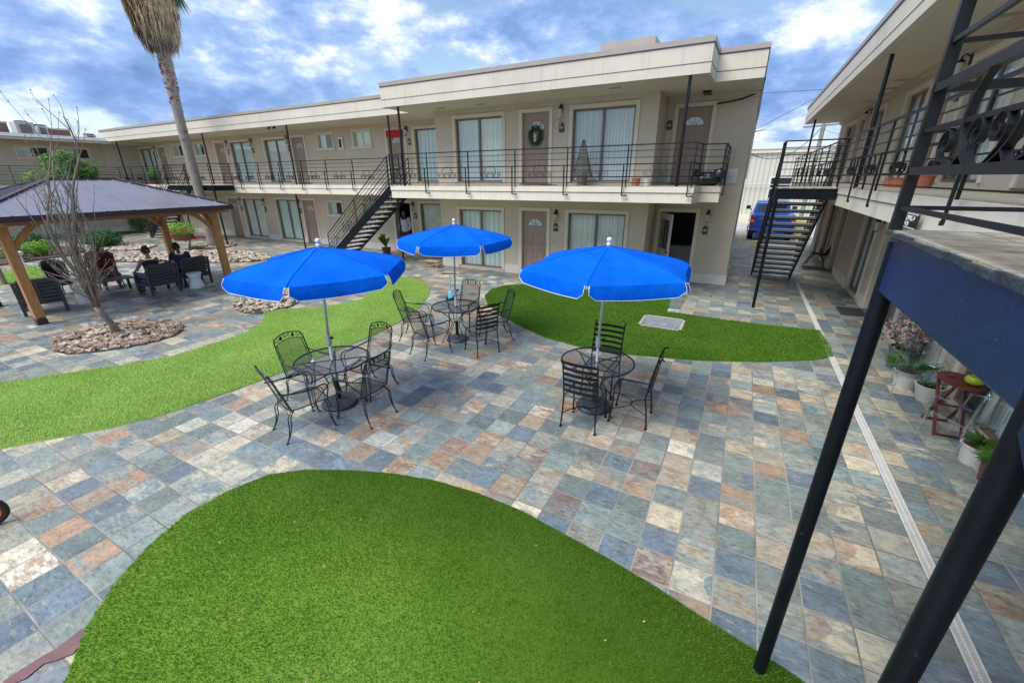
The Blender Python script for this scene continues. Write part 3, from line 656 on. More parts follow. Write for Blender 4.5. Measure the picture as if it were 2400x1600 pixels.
# walkway slab, kinked at its right end
sp=[(-10.55,11.25),(-1.10,11.25),(-1.02,12.1),(-.56,12.1),(-.56,14.11),(-2.4,14.11),(-2.4,12.82),(-9.74,12.82),(-9.74,14.66),(-10.55,14.66)]
m=MB(); m.prism([(x,y) for x,y in sp],2.50,2.875); m.build('walkway_slab',MT['slabface'],AR,world=True)
def band(m,pts,o,z0,z1):
    for p,q in zip(pts[:-1],pts[1:]):
        d=Vector((q[0]-p[0],q[1]-p[1],0)).normalized(); n=Vector((d.y,-d.x,0)); a=Vector((p[0],p[1],0))-d*.01; b=Vector((q[0],q[1],0))+d*.01
        c=[a-n*.03,b-n*.03,b+n*o,a+n*o]; m.hexa([(v.x,v.y,z0) for v in c]+[(v.x,v.y,z1) for v in c])
edge=[(-10.55,12.9),(-10.55,11.25),(-1.10,11.25),(-1.02,12.1),(-.56,12.1),(-.56,14.09)]
m=MB(); band(m,edge,.022,2.742,2.868); m.build('slab_band',MT['slabface'],AR,world=True)
m=MB(); band(m,edge,.006,2.728,2.741); m.build('groove',MT['groove'],AR,world=True)
m=MB(); m.prism([(x*1.0,y) for x,y in sp],2.876,2.884); m.build('deck_tiles',MT['slatedeck'],AR,world=True)
# roof
rp=[(-10.6,11.25),(-1.10,11.25),(-1.07,12.35),(-.05,12.35),(-.05,26.1),(-10.6,26.1)]
m=MB(); m.prism(rp,5.19,5.80); m.build('roof',MT['fascia'],AR,world=True)
c=MB();g=MB(); fascia_run(None,c,g,[(-10.6,13.0)]+rp[:5],5.19,5.86,1); 
c.build('coping',MT['coping'],AR,world=True); g.build('groove',MT['groove'],AR,world=True)
m=MB(); m.prism([(x*.995,y+.1) for x,y in rp],5.80,5.83); m.build('roof_surface',MT['roofgravel'],AR,world=True)
m=MB(); m.prism([(-10.5,11.4),(-1.2,11.4),(-1.2,12.5),(-.2,12.5),(-.2,14.11),(-2.36,14.11),(-2.36,12.81),(-9.74,12.81),(-9.74,14.66),(-10.5,14.66)],5.183,5.188); 
m.build('soffit',MT['soffit'],AR,world=True)
m=MB(); 
for (a,b,f) in ((-9.73,-2.37,W1),(-2.36,-.1,W2)): fbox(m,f,a,b,0,.05,5.06,5.182); fbox(m,f,a,b,.05,.10,5.12,5.182)
m.build('crown_moulding',MT['stucco'],AR,world=True)
for x,y in ((-9.0,12.2),(-7.5,12.2),(-3.3,11.8)):
    m=MB(); m.box(x-.14,x+.14,y-.06,y+.06,5.165,5.182); m.build('soffit_vent',MT['coping'],AR,world=True)
m=MB(); m.box(-1.40,-1.22,13.3,13.75,5.13,5.182); m.build('soffit_light',MT['iron'],AR,world=True)
m=MB(); m.box(-4.35,-2.95,14.0,15.2,5.83,6.50); bx=m.build('rooftop_chimney',MT['brick'],AR,world=True)
m=MB(); m.box(-4.42,-2.88,13.93,15.27,6.50,6.72); m.build('cap',MT['coping'],bx,world=True)
def post(p,z0,z1,r,parent,nm='support_post'):
    m=MB(); m.tube([(p[0],p[1],z0),(p[0],p[1],z1)],r,10); return m.build(nm,MT['iron'],parent,smooth=False,world=True)
for p,z0,z1 in (((-10.05,11.38),2.88,5.185),((-1.50,11.33),2.88,5.185),((-10.75,11.71),0,2.6)): post(p,z0,z1,.036,AR)
m=MB(); m.tube([(-1.08,14.05,4.95),(-.8,14.03,4.98),(-.5,14.03,5.02),(-.2,14.05,5.12),(-.06,14.1,5.2),(-.03,14.2,5.5)],.02,6); m.build('conduit',MT['iron'],AR,world=True)
# ---- left wing
AL=thing('apartment_building','long two-storey beige motel wing behind the palm and gazebo','building',(-23,15,0))
W3=Fr((0,14.65),(1,0),(0,-1))
sl=[(-12.2,-9.95),(-21.95,-20.25),(-24.88,-23.15),(-34.7,-32.9)]; dr=[(-13.67,-12.76),(-19.82,-18.93),(-26.28,-25.4),(-32.5,-31.62)]; wn=[(-15.62,-14.66),(-17.92,-16.98),(-28.3,-27.4),(-30.6,-29.66)]
H=[(a,b,2.98,4.95) for a,b in sl]+[(a,b,2.93,4.97) for a,b in dr]+[(a,b,4.43,5.02) for a,b in wn]
Hl=[(a,b,.10,2.12) for a,b in sl]+[(a,b,.03,2.12) for a,b in dr]+[(a,b,1.5,2.08) for a,b in wn]
m=MB(); wall_holes(m,W3,-35.5,-9.73,2.88,5.28,H); wall_holes(m,W3,-35.5,-9.73,0,2.5,Hl); m.box(-35.5,-9.7,24,24.2,0,5.2); m.build('wall',MT['stucco'],AL,world=True)
for k,(hs) in enumerate((H,Hl)):
    for i,(a,b,c,d) in enumerate(hs):
        if i<4: slider(W3,a,b,c,d,AL,blinds='blinds' if (i+k)%2 else 'curtain')
        elif i<8:
            if k==1 and i==4: continue
            door(W3,a,b,c,d,AL,hside=-1 if i%2 else 1,label='upper door with a red cloth over its top' if (k==0 and i==4) else None)
        else: window(W3,a,b,c,d,AL,bl=.6 if i==8 else .3)
    for (x,px) in ((-12.57,-12.5),(-18.75+ -1.3,-20.05),(-22.95,-22.95),(-25.1,-25.1),(-32.7,-32.8)):
        zz=2.02 if k else 4.93; lamp(W3,x,zz,AL); plaque(W3,px,zz-.42,AL)
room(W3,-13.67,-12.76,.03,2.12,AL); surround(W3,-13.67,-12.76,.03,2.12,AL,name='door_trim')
m=MB(); m.add([(-13.64,14.56,4.96),(-12.79,14.56,4.96),(-12.79,14.55,4.68),(-12.95,14.54,4.74),(-13.2,14.55,4.70),(-13.64,14.54,4.72)],[(0,1,2,3,4,5)]); m.add([(-13.64,14.553,4.96),(-12.79,14.553,4.96),(-12.79,14.543,4.68),(-13.64,14.533,4.72)],[(3,2,1,0)])
tag(m.build('door_cloth',MT['doorred'],loc=(-13.2,14.55,4.6)),'red cloth draped over the top of an upper door','cloth')
m=MB(); m.box(-16.52,-16.26,14.55,14.64,4.33,4.84); v=m.build('utility_box',MT['white'],AL,world=True,bevel=.01); m=MB(); m.box(-16.46,-16.33,14.535,14.549,4.42,4.76); m.build('dial',MT['iron'],v,world=True)
m=MB(); m.box(-16.52,-16.30,14.60,14.64,1.35,1.75); v=m.build('utility_box',MT['bollard'],AL,world=True); v['label']='small yellow wall box'
allx=sorted([h for h in sl+dr]); segs=[];x=-35.5
for a,b in allx: segs.append((x,a-.12)); x=b+.12
segs.append((x,-9.75)); plinth(W3,[s for s in segs if s[1]-s[0]>.05],AL)
m=MB(); m.prism([(-35.4,12.95),(-10.56,12.95),(-10.56,14.66),(-35.4,14.66)],2.50,2.875); m.build('walkway_slab',MT['slabface'],AL,world=True)
m=MB(); band(m,[(-34.3,12.95),(-10.57,12.95)],.022,2.742,2.868); m.build('slab_band',MT['slabface'],AL,world=True)
m=MB(); band(m,[(-34.3,12.95),(-10.57,12.95)],.006,2.728,2.741); m.build('groove',MT['groove'],AL,world=True)
m=MB(); m.prism([(-35.3,12.95),(-10.56,12.95),(-10.56,14.66),(-35.3,14.66)],2.876,2.884); m.build('deck_tiles',MT['slatedeck'],AL,world=True)
m=MB(); m.prism([(-34.9,12.95),(-10.62,12.95),(-10.62,24.3),(-34.9,24.3)],5.26,5.86); m.build('roof',MT['fascia'],AL,world=True)
c=MB();g=MB(); fascia_run(None,c,g,[(-34.9,20),(-34.9,12.95),(-10.62,12.95)],5.26,5.92,1); c.build('coping',MT['coping'],AL,world=True); g.build('groove',MT['groove'],AL,world=True)
m=MB(); m.prism([(-34.7,13.05),(-9.74,13.05),(-9.74,14.66),(-34.7,14.66)],5.252,5.257); m.build('soffit',MT['soffit'],AL,world=True)
for x in (-12.05,-17.82,-24.3,-33.4): post((x,13.05),2.88,5.26,.036,AL)
post((-27.4,12.9),0,2.5,.036,AL); post((-17.8,12.9),0,2.5,.036,AL) 
m=MB(); m.box(-35.5,-35.1,12.96,14.649,0,2.5); m.box(-35.5,-35.1,12.96,14.649,2.88,5.25); m.build('end_pier',MT['stucco'],AL,world=True)
for x in (-18.9,-18.55):
    m=MB(); m.blob((x,13.0,5.2),.05,8,6); m.bar((x,13,5.25),(x+.1,12.85,5.16),.05); m.build('security_light',MT['iron'],AL,world=True)
# ---- building at the far left (faces +x)
CB=thing('apartment_building','two-storey motel wing crossing the far left end, with grey gutter and rooftop units','building',(-38,6,0))
W4=Fr((-35.5,0),(0,1),(1,0))
Hc=[(13.28,14.1,2.95,4.86),(11.25,12.35,4.33,4.86),(9.35,10.6,4.33,4.86),(4.5,5.6,4.33,4.86)]; Hd=[(13.28,14.1,.03,2.1),(9.2,11,.1,2.1),(6.4,7.3,.03,2.1),(3.8,5.6,.1,2.1)]
m=MB(); wall_holes(m,W4,-6,14.65,2.88,5.2,Hc); wall_holes(m,W4,-6,14.65,0,2.5,Hd); m.box(-44,-43.8,-6,16,0,5.2); m.build('wall',MT['stucco'],CB,world=True)
door(W4,*Hc[0],CB); [window(W4,*h,CB,bl=.3) for h in Hc[1:]]
door(W4,*Hd[0],CB); slider(W4,*Hd[1],CB); door(W4,*Hd[2],CB); slider(W4,*Hd[3],CB)
lamp(W4,14.3,4.75,CB); plaque(W4,14.35,4.35,CB)
plinth(W4,[(-6,3.6),(5.75,6.25),(7.45,9.05),(11.15,13.1)],CB)
m=MB(); m.prism([(-35.52,-6),(-34.25,-6),(-34.25,12.94),(-35.52,12.94)],2.5,2.88); m.build('walkway_slab',MT['slabface'],CB,world=True)
m=MB(); m.prism([(-44,-6),(-34.2,-6),(-34.2,15.6),(-44,15.6)],5.22,5.32); m.build('roof',MT['soffit'],CB,world=True)
m=MB(); m.hexa([(-34.3,-6,5.14),(-34.1,-6,5.14),(-34.1,15.6,5.14),(-34.3,15.6,5.14),(-34.3,-6,5.27),(-34.1,-6,5.27),(-34.1,15.6,5.27),(-34.3,15.6,5.27)]); m.build('fascia_board',MT['trim'],CB,world=True)
m=MB(); m.hexa([(-34.4,-6,5.27),(-34.0,-6,5.27),(-34.0,15.6,5.27),(-34.4,15.6,5.27),(-35.0,-6,5.46),(-34.5,-6,5.46),(-34.5,15.6,5.46),(-35.0,15.6,5.46)]); m.build('gutter',MT['gutter'],CB,world=True)
m=MB(); m.box(-44,-34.9,-6,15.6,5.32,5.45); m.build('roof_surface',MT['roofgravel'],CB,world=True)
def rooftop(name,x,y,w,l,z0,z1,mat,label):
    t=thing(name,label,'air conditioner' if 'air' in name else 'screen wall',(x,y,z0))
    m=MB(); m.box(-w/2,w/2,-l/2,l/2,0,z1-z0); m.build('casing' if 'air' in name else 'panel',mat,t,bevel=.02)
    m=MB()
    if 'air' in name:
        m.box(w/2,w/2+.02,-l*.3,l*.3,.1,(z1-z0)*.8); m.build('grille',MT['alu'],t); m=MB(); m.lathe([(.25,0),(.27,.06),(.1,.07)],(0,0,z1-z0),12); m.build('fan_guard',MT['iron'],t)
    else:
        m.box(-w/2-.02,w/2+.02,-l/2-.02,l/2+.02,z1-z0-.08,z1-z0); m.build('cap',MT['trim'],t)
rooftop('air_conditioner',-36.3,10.15,.8,.75,5.45,6.15,MT['acmetal'],'large grey rooftop cooling unit on the far left roof, at the left of the screens')
rooftop('air_conditioner',-36.6,10.95,.6,.4,5.45,6.05,MT['acmetal'],'narrow pale rooftop unit between the brown screens on the far left roof')
rooftop('roof_screen',-37.2,9.1,.15,1.4,5.45,6.2,MT['terraroof'],'brown screen panel at the left edge of the far left roof')
rooftop('roof_screen',-37.4,11.6,.15,1.7,5.45,6.05,MT['terraroof'],'brown screen panel to the right of the cooling units on the far left roof')
rooftop('air_conditioner',-36.8,13.1,.5,.5,5.45,5.75,MT['acmetal'],'low tan vent box near the right end of the far left roof')
# ---- right-hand building (faces -x)
BB=thing('apartment_building','two-storey beige motel wing along the right edge, seen at a steep angle','building',(6,10,0))
W5=Fr((3.08,0),(0,1),(-1,0))
Hu=[(12.98,14.45,2.98,4.86,'s'),(11.55,12.45,2.93,4.9,'d'),(16.42,17.9,2.98,4.88,'s'),(18.6,19.45,2.93,4.9,'d'),(20.05,21.85,2.98,4.86,'s'),(9.2,10.9,2.98,4.86,'s'),(7.2,8.1,2.93,4.9,'d'),(4.3,6.1,2.98,4.86,'s'),(2.0,2.9,2.93,4.9,'d'),(-.6,1.2,2.98,4.86,'s')]
Hb=[(13.75,15.1,.10,2.1,'s'),(17.45,18.35,.03,2.1,'d'),(19.2,20.9,.1,2.1,'s'),(9.85,11.35,.10,2.1,'s'),(12.0,12.85,.03,2.1,'d'),(5.7,7.6,.1,2.1,'s'),(8.2,9.05,.03,2.1,'d'),(2.2,4.0,.1,2.1,'s'),(21.6,22.5,.03,2.1,'d')]
m=MB(); wall_holes(m,W5,-6,23.5,2.88,5.22,[h[:4] for h in Hu]); wall_holes(m,W5,-6,23.5,0,2.5,[h[:4] for h in Hb]); m.box(3.09,12,23.35,23.5,0,5.2); m.build('wall',MT['stucco'],BB,world=True)
for hs in (Hu,Hb):
    for h in hs:
        if h[4]=='s': slider(W5,*h[:4],BB,blinds='blinds')
        else: door(W5,*h[:4],BB,hside=-1)
for a,z in ((11.2,4.9),(18.2,4.9),(12.65+1.1-.5,2.05),(8.7+.6,2.02)): lamp(W5,a,z,BB)
for a,z in ((11.25,4.45),(18.2,4.4),(6.7,4.45)): plaque(W5,a,z,BB)
allx=sorted([h[:2] for h in Hb]); segs=[];x=-6
for a,b in allx: segs.append((x,a-.12)); x=b+.12
segs.append((x,23.5)); plinth(W5,[s for s in segs if s[1]-s[0]>.05],BB)
m=MB(); m.box(1.80,3.09,-6,23.5,2.50,2.875); m.build('walkway_slab',MT['slabface'],BB,world=True)
m=MB(); band(m,[(1.80,23.5),(1.80,-6)][::1],.0,2.74,2.75); 
m=MB(); m.box(1.778,1.80,-6,23.5,2.742,2.868); m.build('slab_band',MT['slabface'],BB,world=True)
m=MB(); m.box(1.794,1.80,-6,23.5,2.728,2.741); m.build('groove',MT['groove'],BB,world=True)
m=MB(); m.box(1.80,3.075,-6,23.5,2.876,2.884); m.build('deck_tiles',MT['slatedeck'],BB,world=True)
m=MB(); m.box(1.77,12,-6,23.6,5.19,5.80); m.build('roof',MT['fascia'],BB,world=True)
m=MB(); m.box(1.748,1.85,-6,23.6,5.76,5.864); m.box(1.748,12,23.57,23.62,5.76,5.864); m.build('coping',MT['coping'],BB,world=True)
m=MB(); m.box(1.757,1.78,-6,23.59,5.735,5.76); m.box(1.763,1.78,-6,23.59,5.38,5.392); m.build('groove',MT['groove'],BB,world=True)
m=MB(); m.box(1.9,3.08,-6,23.5,5.183,5.188); m.build('soffit',MT['soffit'],BB,world=True)
m=MB(); fbox(m,W5,-6,23.5,0,.05,5.06,5.182); fbox(m,W5,-6,23.5,.05,.10,5.12,5.182); m.build('crown_moulding',MT['stucco'],BB,world=True)
for x,y in ((2.8,14.2),(2.88,15.35),(2.9,16.3),(2.8,17.5),(2.8,9.5)):
    m=MB(); m.box(x-.14,x+.14,y-.06,y+.06,5.165,5.182); m.build('soffit_vent',MT['coping'],BB,world=True)
for y in (11.3,21.9,5.0): 
    if y!=5.0: post((1.98,y),2.88,5.185,.036,BB)
# metal shed beyond the car park
SH=thing('metal_building','cream ribbed metal building beyond the car park','building',(0,38,0))
m=MB(); m.box(-16,14,36.3,46,0,4.7); m.build('wall',MT['ribbed'],SH,world=True)
m=MB(); m.box(-16.1,14.1,36.14,36.3,4.66,4.86); m.box(-16.1,14.1,36.2,36.3,0,.5); m.build('eave_trim',MT['slabface'],SH,world=True)
m=MB(); m.hexa([(-16.2,36.1,4.87),(14.2,36.1,4.87),(14.2,46,4.87),(-16.2,46,4.87),(-16.2,36.1,4.92),(14.2,36.1,4.92),(14.2,41,5.6),(-16.2,41,5.6)]); m.build('roof',MT['acmetal'],SH,world=True)
m=MB(); m.box(1.40,2.75,36.25,36.3,1.65,3.12); w=m.build('window',MT['white'],SH,world=True)
m=MB(); m.box(1.48,2.67,36.22,36.25,2.42,3.04); m.box(1.48,2.67,36.22,36.25,1.72,2.3); m.build('pane',MT['darkglass'],w,world=True)
m=MB(); m.tube([(-16,36.1,2.6),(14,36.1,2.6)],.03,6); m.build('pipe',MT['acmetal'],SH,world=True)
# roofs / trees glimpsed over the left wing are far off
# ---------------------------------------------------------------- railings
def spiral(cx,cz,r0,r1,t0,t1,n=16): return [(cx+(r0+(r1-r0)*i/n)*cos(t0+(t1-t0)*i/n),0,cz+(r0+(r1-r0)*i/n)*sin(t0+(t1-t0)*i/n)) for i in range(n+1)]
def scroll_mb(w=.022,t=.006):
    m=MB(); n=28
    m.strap([(.185*cos(2*PI*i/n),0,.385+.155*sin(2*PI*i/n)) for i in range(n+1)],w,t)
    for s in (-1,1):
        m.strap([(s*x,y,z) for x,y,z in ([(.0,0,.235),(.055,0,.245),(.105,0,.285)]+spiral(.065,.33,.055,.012,-.3,PI*2.4,20))],w,t)
        m.strap([(s*x,y,z) for x,y,z in ([(.13,0,.275),(.17,0,.243),(.22,0,.245),(.27,0,.262)]+spiral(.285,.315,.058,.014,-1.2,-1.2+PI*2.6,18))],w,t)
    return m
SCROLL=scroll_mb()
def mkscroll(parent,loc,rot,k=1.0):
    global SCM
    o=SCROLL.build('scroll_ornament',MT['iron'],parent) if 'SCM' not in globals() else None
    if o is None:
        o=bpy.data.objects.new('scroll_ornament',SCM); COL.objects.link(o); o.parent=parent
    else: SCM=o.data
    o.location=loc; o.rotation_euler=rot; return o
RZ=(.95,.82,.67,.52,.375,.23,.09); RT=(.026,.014,.014,.026,.014,.026,.014)
def rail_run(parent,p,q,posts,brackets=(),scrolls=(),out=None,zb=0.,e0=0,e1=0,pw=.026,scale=1.0):
    # p,q local xy; posts, brackets, scrolls given as distance from p; out = outward normal for brackets
    P=Vector((p[0],p[1],0));Q=Vector((q[0],q[1],0)); d=(Q-P).normalized(); Lr=(Q-P).length; at=lambda s,z:(P.x+d.x*s,P.y+d.y*s,zb+z)
    m=MB()
    m.bar(at(-e0,RZ[0]),at(Lr+e1,RZ[0]),RT[0]*1.3*scale,RT[0]*scale); m.build('handrail',MT['iron'],parent)
    m=MB()
    for z,t in list(zip(RZ,RT))[1:]: m.bar(at(-e0,z),at(Lr+e1,z),t*scale,t*scale)
    m.build('rail',MT['iron'],parent)
    for s in posts:
        m=MB(); m.bar(at(s,0),at(s,RZ[0]+.008),pw,pw,up=(d.x,d.y,0)); m.build('baluster',MT['iron'],parent)
    for s in brackets:
        o=Vector(out).normalized()*.055; a=at(s-.03,0)
        z1=RZ[3]; zl=-.215; pa=Vector(at(s-.05,0))+o
        m=MB(); m.bar((pa.x,pa.y,zb+zl),(pa.x,pa.y,zb+z1),pw,pw,up=(d.x,d.y,0)); m.bar((pa.x,pa.y,zb+z1),at(s-.05,z1),pw*.8,pw*.8)
        e=pa-o*.5+d*.11; m.bar((pa.x,pa.y,zb+zl),(pa.x+d.x*.11-o.x*.5,pa.y+d.y*.11-o.y*.5,zb+zl),.02,.022)
        m.bar((e.x,e.y,zb+zl-.02),(e.x,e.y,zb+zl+.022),.03,.03); m.build('bracket',MT['iron'],parent)
    ang=math.atan2(d.y,d.x)
    for s in scrolls: mkscroll(parent,at(s,0),(0,0,ang))
Rl=thing('balcony_railing','black railing with scroll ornaments along the upper walkway of the wing with the wreath door','railing',(-10.5,11.2,2.88),0)
bx=[-8.97,-7.43,-5.86,-4.3,-2.72,-1.17]
rail_run(Rl,(0,0.02),(9.36,.02),[b+10.5+.02 for b in bx]+[.02,.55],[b+10.5 for b in bx],[s+10.5 for s in (-9.75,-8.2,-6.66,-5.08,-3.5,-1.95)],(0,-1,0))
rail_run(Rl,(9.36,.02),(9.42,.78),[.75],[],[.4]); rail_run(Rl,(9.42,.78),(9.95,.78),[.5],[],[]); rail_run(Rl,(9.95,.78),(9.95,2.85),[.02,1.0,2.0],[.4],[],(1,0,0))
Rm=thing('balcony_railing','black railing with scroll ornaments along the upper walkway of the long wing behind the palm','railing',(-34.2,12.9,2.88),0)
bl=[-14.05,-15.6,-17.13,-18.62,-20.14,-21.59]
rail_run(Rm,(11.75,0),(22.6,0),[b+34.2-11.75+.02 for b in bl]+[.05],[b+34.2-11.75 for b in bl]+[],[s+34.2-11.75 for s in (-13.3,-14.85,-16.4,-17.9,-19.4,-20.9,-22.1)],(0,-1,0))
rail_run(Rm,(0,0),(7.9,0),[.4,1.9,3.4,4.9,6.4,7.7],[1.9,3.4,4.9],[1.2,2.7,4.2,5.7],(0,-1,0))
Rn=thing('balcony_railing','plain black railing in front of the crossing wing at the far left','railing',(-34.2,-5,2.9),0)
rail_run(Rn,(0,0),(0,17.85),[.6+1.17*i for i in range(15)],[],[],None)
Ro=thing('balcony_railing','black railing with scrolls and L-shaped brackets along the right building upper walkway','railing',(1.72,2.4,2.88),0)
bb=[9.87,8.36,6.88,5.39,3.9]
rail_run(Ro,(0,.0),(0,9.40),[b-2.4-.5*0+.05 for b in bb]+[b-2.4-.6 for b in bb[:1]]+[.03,9.3],[b-2.4+.05 for b in bb],[b-2.4-.75 for b in bb]+[9.87-2.4+.75],(-1,0,0),scale=1.15)
Rp=thing('balcony_railing','black scroll railing on the far part of the right building walkway, beyond the stair','railing',(1.72,12.75,2.88),0)
rail_run(Rp,(0,0),(0,10.6),[.03+1.3*i for i in range(9)],[1.5,3,4.5,6,7.5,9],[.8,2.2,3.7,5.2,6.7,8.2],(-1,0,0)); rail_run(Rp,(0,10.6),(1.33,10.6),[.02,.65,1.3],[],[.35,1.0])
# ---------------------------------------------------------------- stairs
def stair(name,label,loc,rz,Ld,W,side,endrail=True,Hh=2.87,nr=15,tr=.247,posts=True,outer=True,fas='stairpaint',bars=1.0):
    t=thing(name,label,'stairs',(loc[0],loc[1],0),rz,'outdoor metal staircases'); y0,y1=(0,W) if side>0 else (-W,0); rs=Hh/nr; run=tr*nr
    m=MB(); m.box(-Ld,0,y0+.003,y1-.003,Hh-.26,Hh-.030); m.build('landing_frame',MT[fas],t,bevel=.006)
    m=MB(); rr=random.Random(5)
    m.box(-Ld-.02,.02,y0-.0,y1+.0,Hh-.028,Hh-.001); dk=m.build('landing_deck',MT['slatedeck'],t); m=MB()
    # chipped slate nosing along the outer edge
    k=int(Ld/.16)+1
    for i in range(k):
        a=-Ld-.02+(Ld+.04)*i/k; b=-Ld-.02+(Ld+.04)*(i+1)/k-.004
        for e in ((y0,-1),(y1,1)):
            ya=e[0]+e[1]*(.008+rr.uniform(0,.010))
            if (side>0 and e[1]>0) or (side<0 and e[1]<0): continue
            m.box(a,b,min(e[0]-e[1]*.002,ya),max(e[0]-e[1]*.002,ya),Hh-.026+rr.uniform(-.006,.008),Hh-.004-rr.uniform(0,.008))
    tag(m.build('slate_nosing',MT['nosing'],dk),kind='stuff')
    sl=rs/tr; 
    for yy in (y0+.02,y1-.02):
        m=MB(); a=.02; zt=Hh-.03
        poly=[(0,zt-.26),(0,zt),(.06,zt),(run-.02,.19),(run-.02,0),(run-.26,0)]
        vs=[(x,yy-.02,z) for x,z in poly]+[(x,yy+.02,z) for x,z in poly]; n=len(poly)
        m.add(vs,[tuple(range(n)),tuple(range(2*n-1,n-1,-1))]+[(i,n+i,n+(i+1)%n,(i+1)%n) for i in range(n)]); m.build('stringer',MT[fas],t)
    for i in range(1,nr):
        z=Hh-rs*i; x=tr*(i-1)+.02
        m=MB(); m.box(x,x+.285,y0+.045,y1-.045,z-.045,z); o=m.build('tread',MT['tread'],t,bevel=.004)
        m=MB(); m.box(x+.25,x+.289,y0+.042,y1-.042,z-.075,z-.0455); m.box(x,x+.03,y0+.042,y1-.042,z-.075,z-.0455); m.build('tread_angle',MT[fas],o)
    # sloping rails
    for yy,nm in ((y0+.015,0),(y1-.015,1)):
        m=MB()
        for z,tt in zip(RZ,RT): m.bar((.03,yy,Hh+z-.02),(run-.1,yy,Hh+z-.02-sl*(run-.13)),tt*.9*bars,tt*bars)
        m.build('sloping_rail',MT['iron'],t)
        for x in (.03,run*.5,run-.1):
            zt=Hh+RZ[0]-.02-sl*(x-.03); zb=max(0,zt-RZ[0]-.12); m=MB(); m.bar((x,yy,zb),(x,yy,zt),.026,.026,up=(1,0,0)); m.build('baluster',MT['iron'],t)
        for x in (run*.25,run*.52+.3,run*.82):
            mkscroll(t,(x,yy,Hh-.04-sl*(x-.03)),(0,math.atan(sl),0))
    ye=y0 if side>0 else y1
    sub=t
    b=bars
    if outer: rail_run(t,(-Ld+.02,ye),(0,ye),([0.] if b>1.1 else [.0,Ld*.5,Ld-.03]) if Ld>.8 else [0.,Ld-.03],[],[Ld*.46] if Ld<2 else [.8,2.0,3.2],None,zb=Hh,pw=.026*b,scale=b)
    if endrail: rail_run(t,(-Ld+.02,ye),(-Ld+.02,y0+y1-ye),[W-.03],[],[W*.5],None,zb=Hh,pw=.026*b,scale=b)
    if posts:
        pts=[(-Ld+.04,ye+ (.03 if side>0 else -.03))]+([(-.03,ye+(.03 if side>0 else -.03))] if Ld>1 else [])
        for x,y in pts:
            m=MB(); m.tube([(x,y,0),(x,y,Hh-.05)],(.037 if x<-.5 else .033),32,cap=False); m.build('support_post',MT['stairpaint'],t,smooth=True)
    return t
st=stair('metal_staircase','black metal staircase dropping towards the blue pickup between the two buildings',(.63,12.75),R(90),.95,1.15,-1,bars=1.0)
st2=stair('metal_staircase','near black stair landing with blue-black edge beam in the right foreground',(.585,1.14),R(-90),1.25,1.2,1,fas='fascia_sheen',bars=1.15)
m=MB(); m.bar((-1.23,.01,2.87),(-1.23,.01,3.90),.03,.03,up=(1,0,0)); m.build('corner_post',MT['iron'],st2)
st3=stair('metal_staircase','black metal staircase rising from the left to the red-cloth door landing',(-11.1,11.75),R(180),.55,1.15,-1,endrail=False,posts=False)
st4=stair('metal_staircase','far black metal staircase under the palm, half hidden by the gazebo roof',(-26.4,11.95),R(180),4.0,1.0,-1)
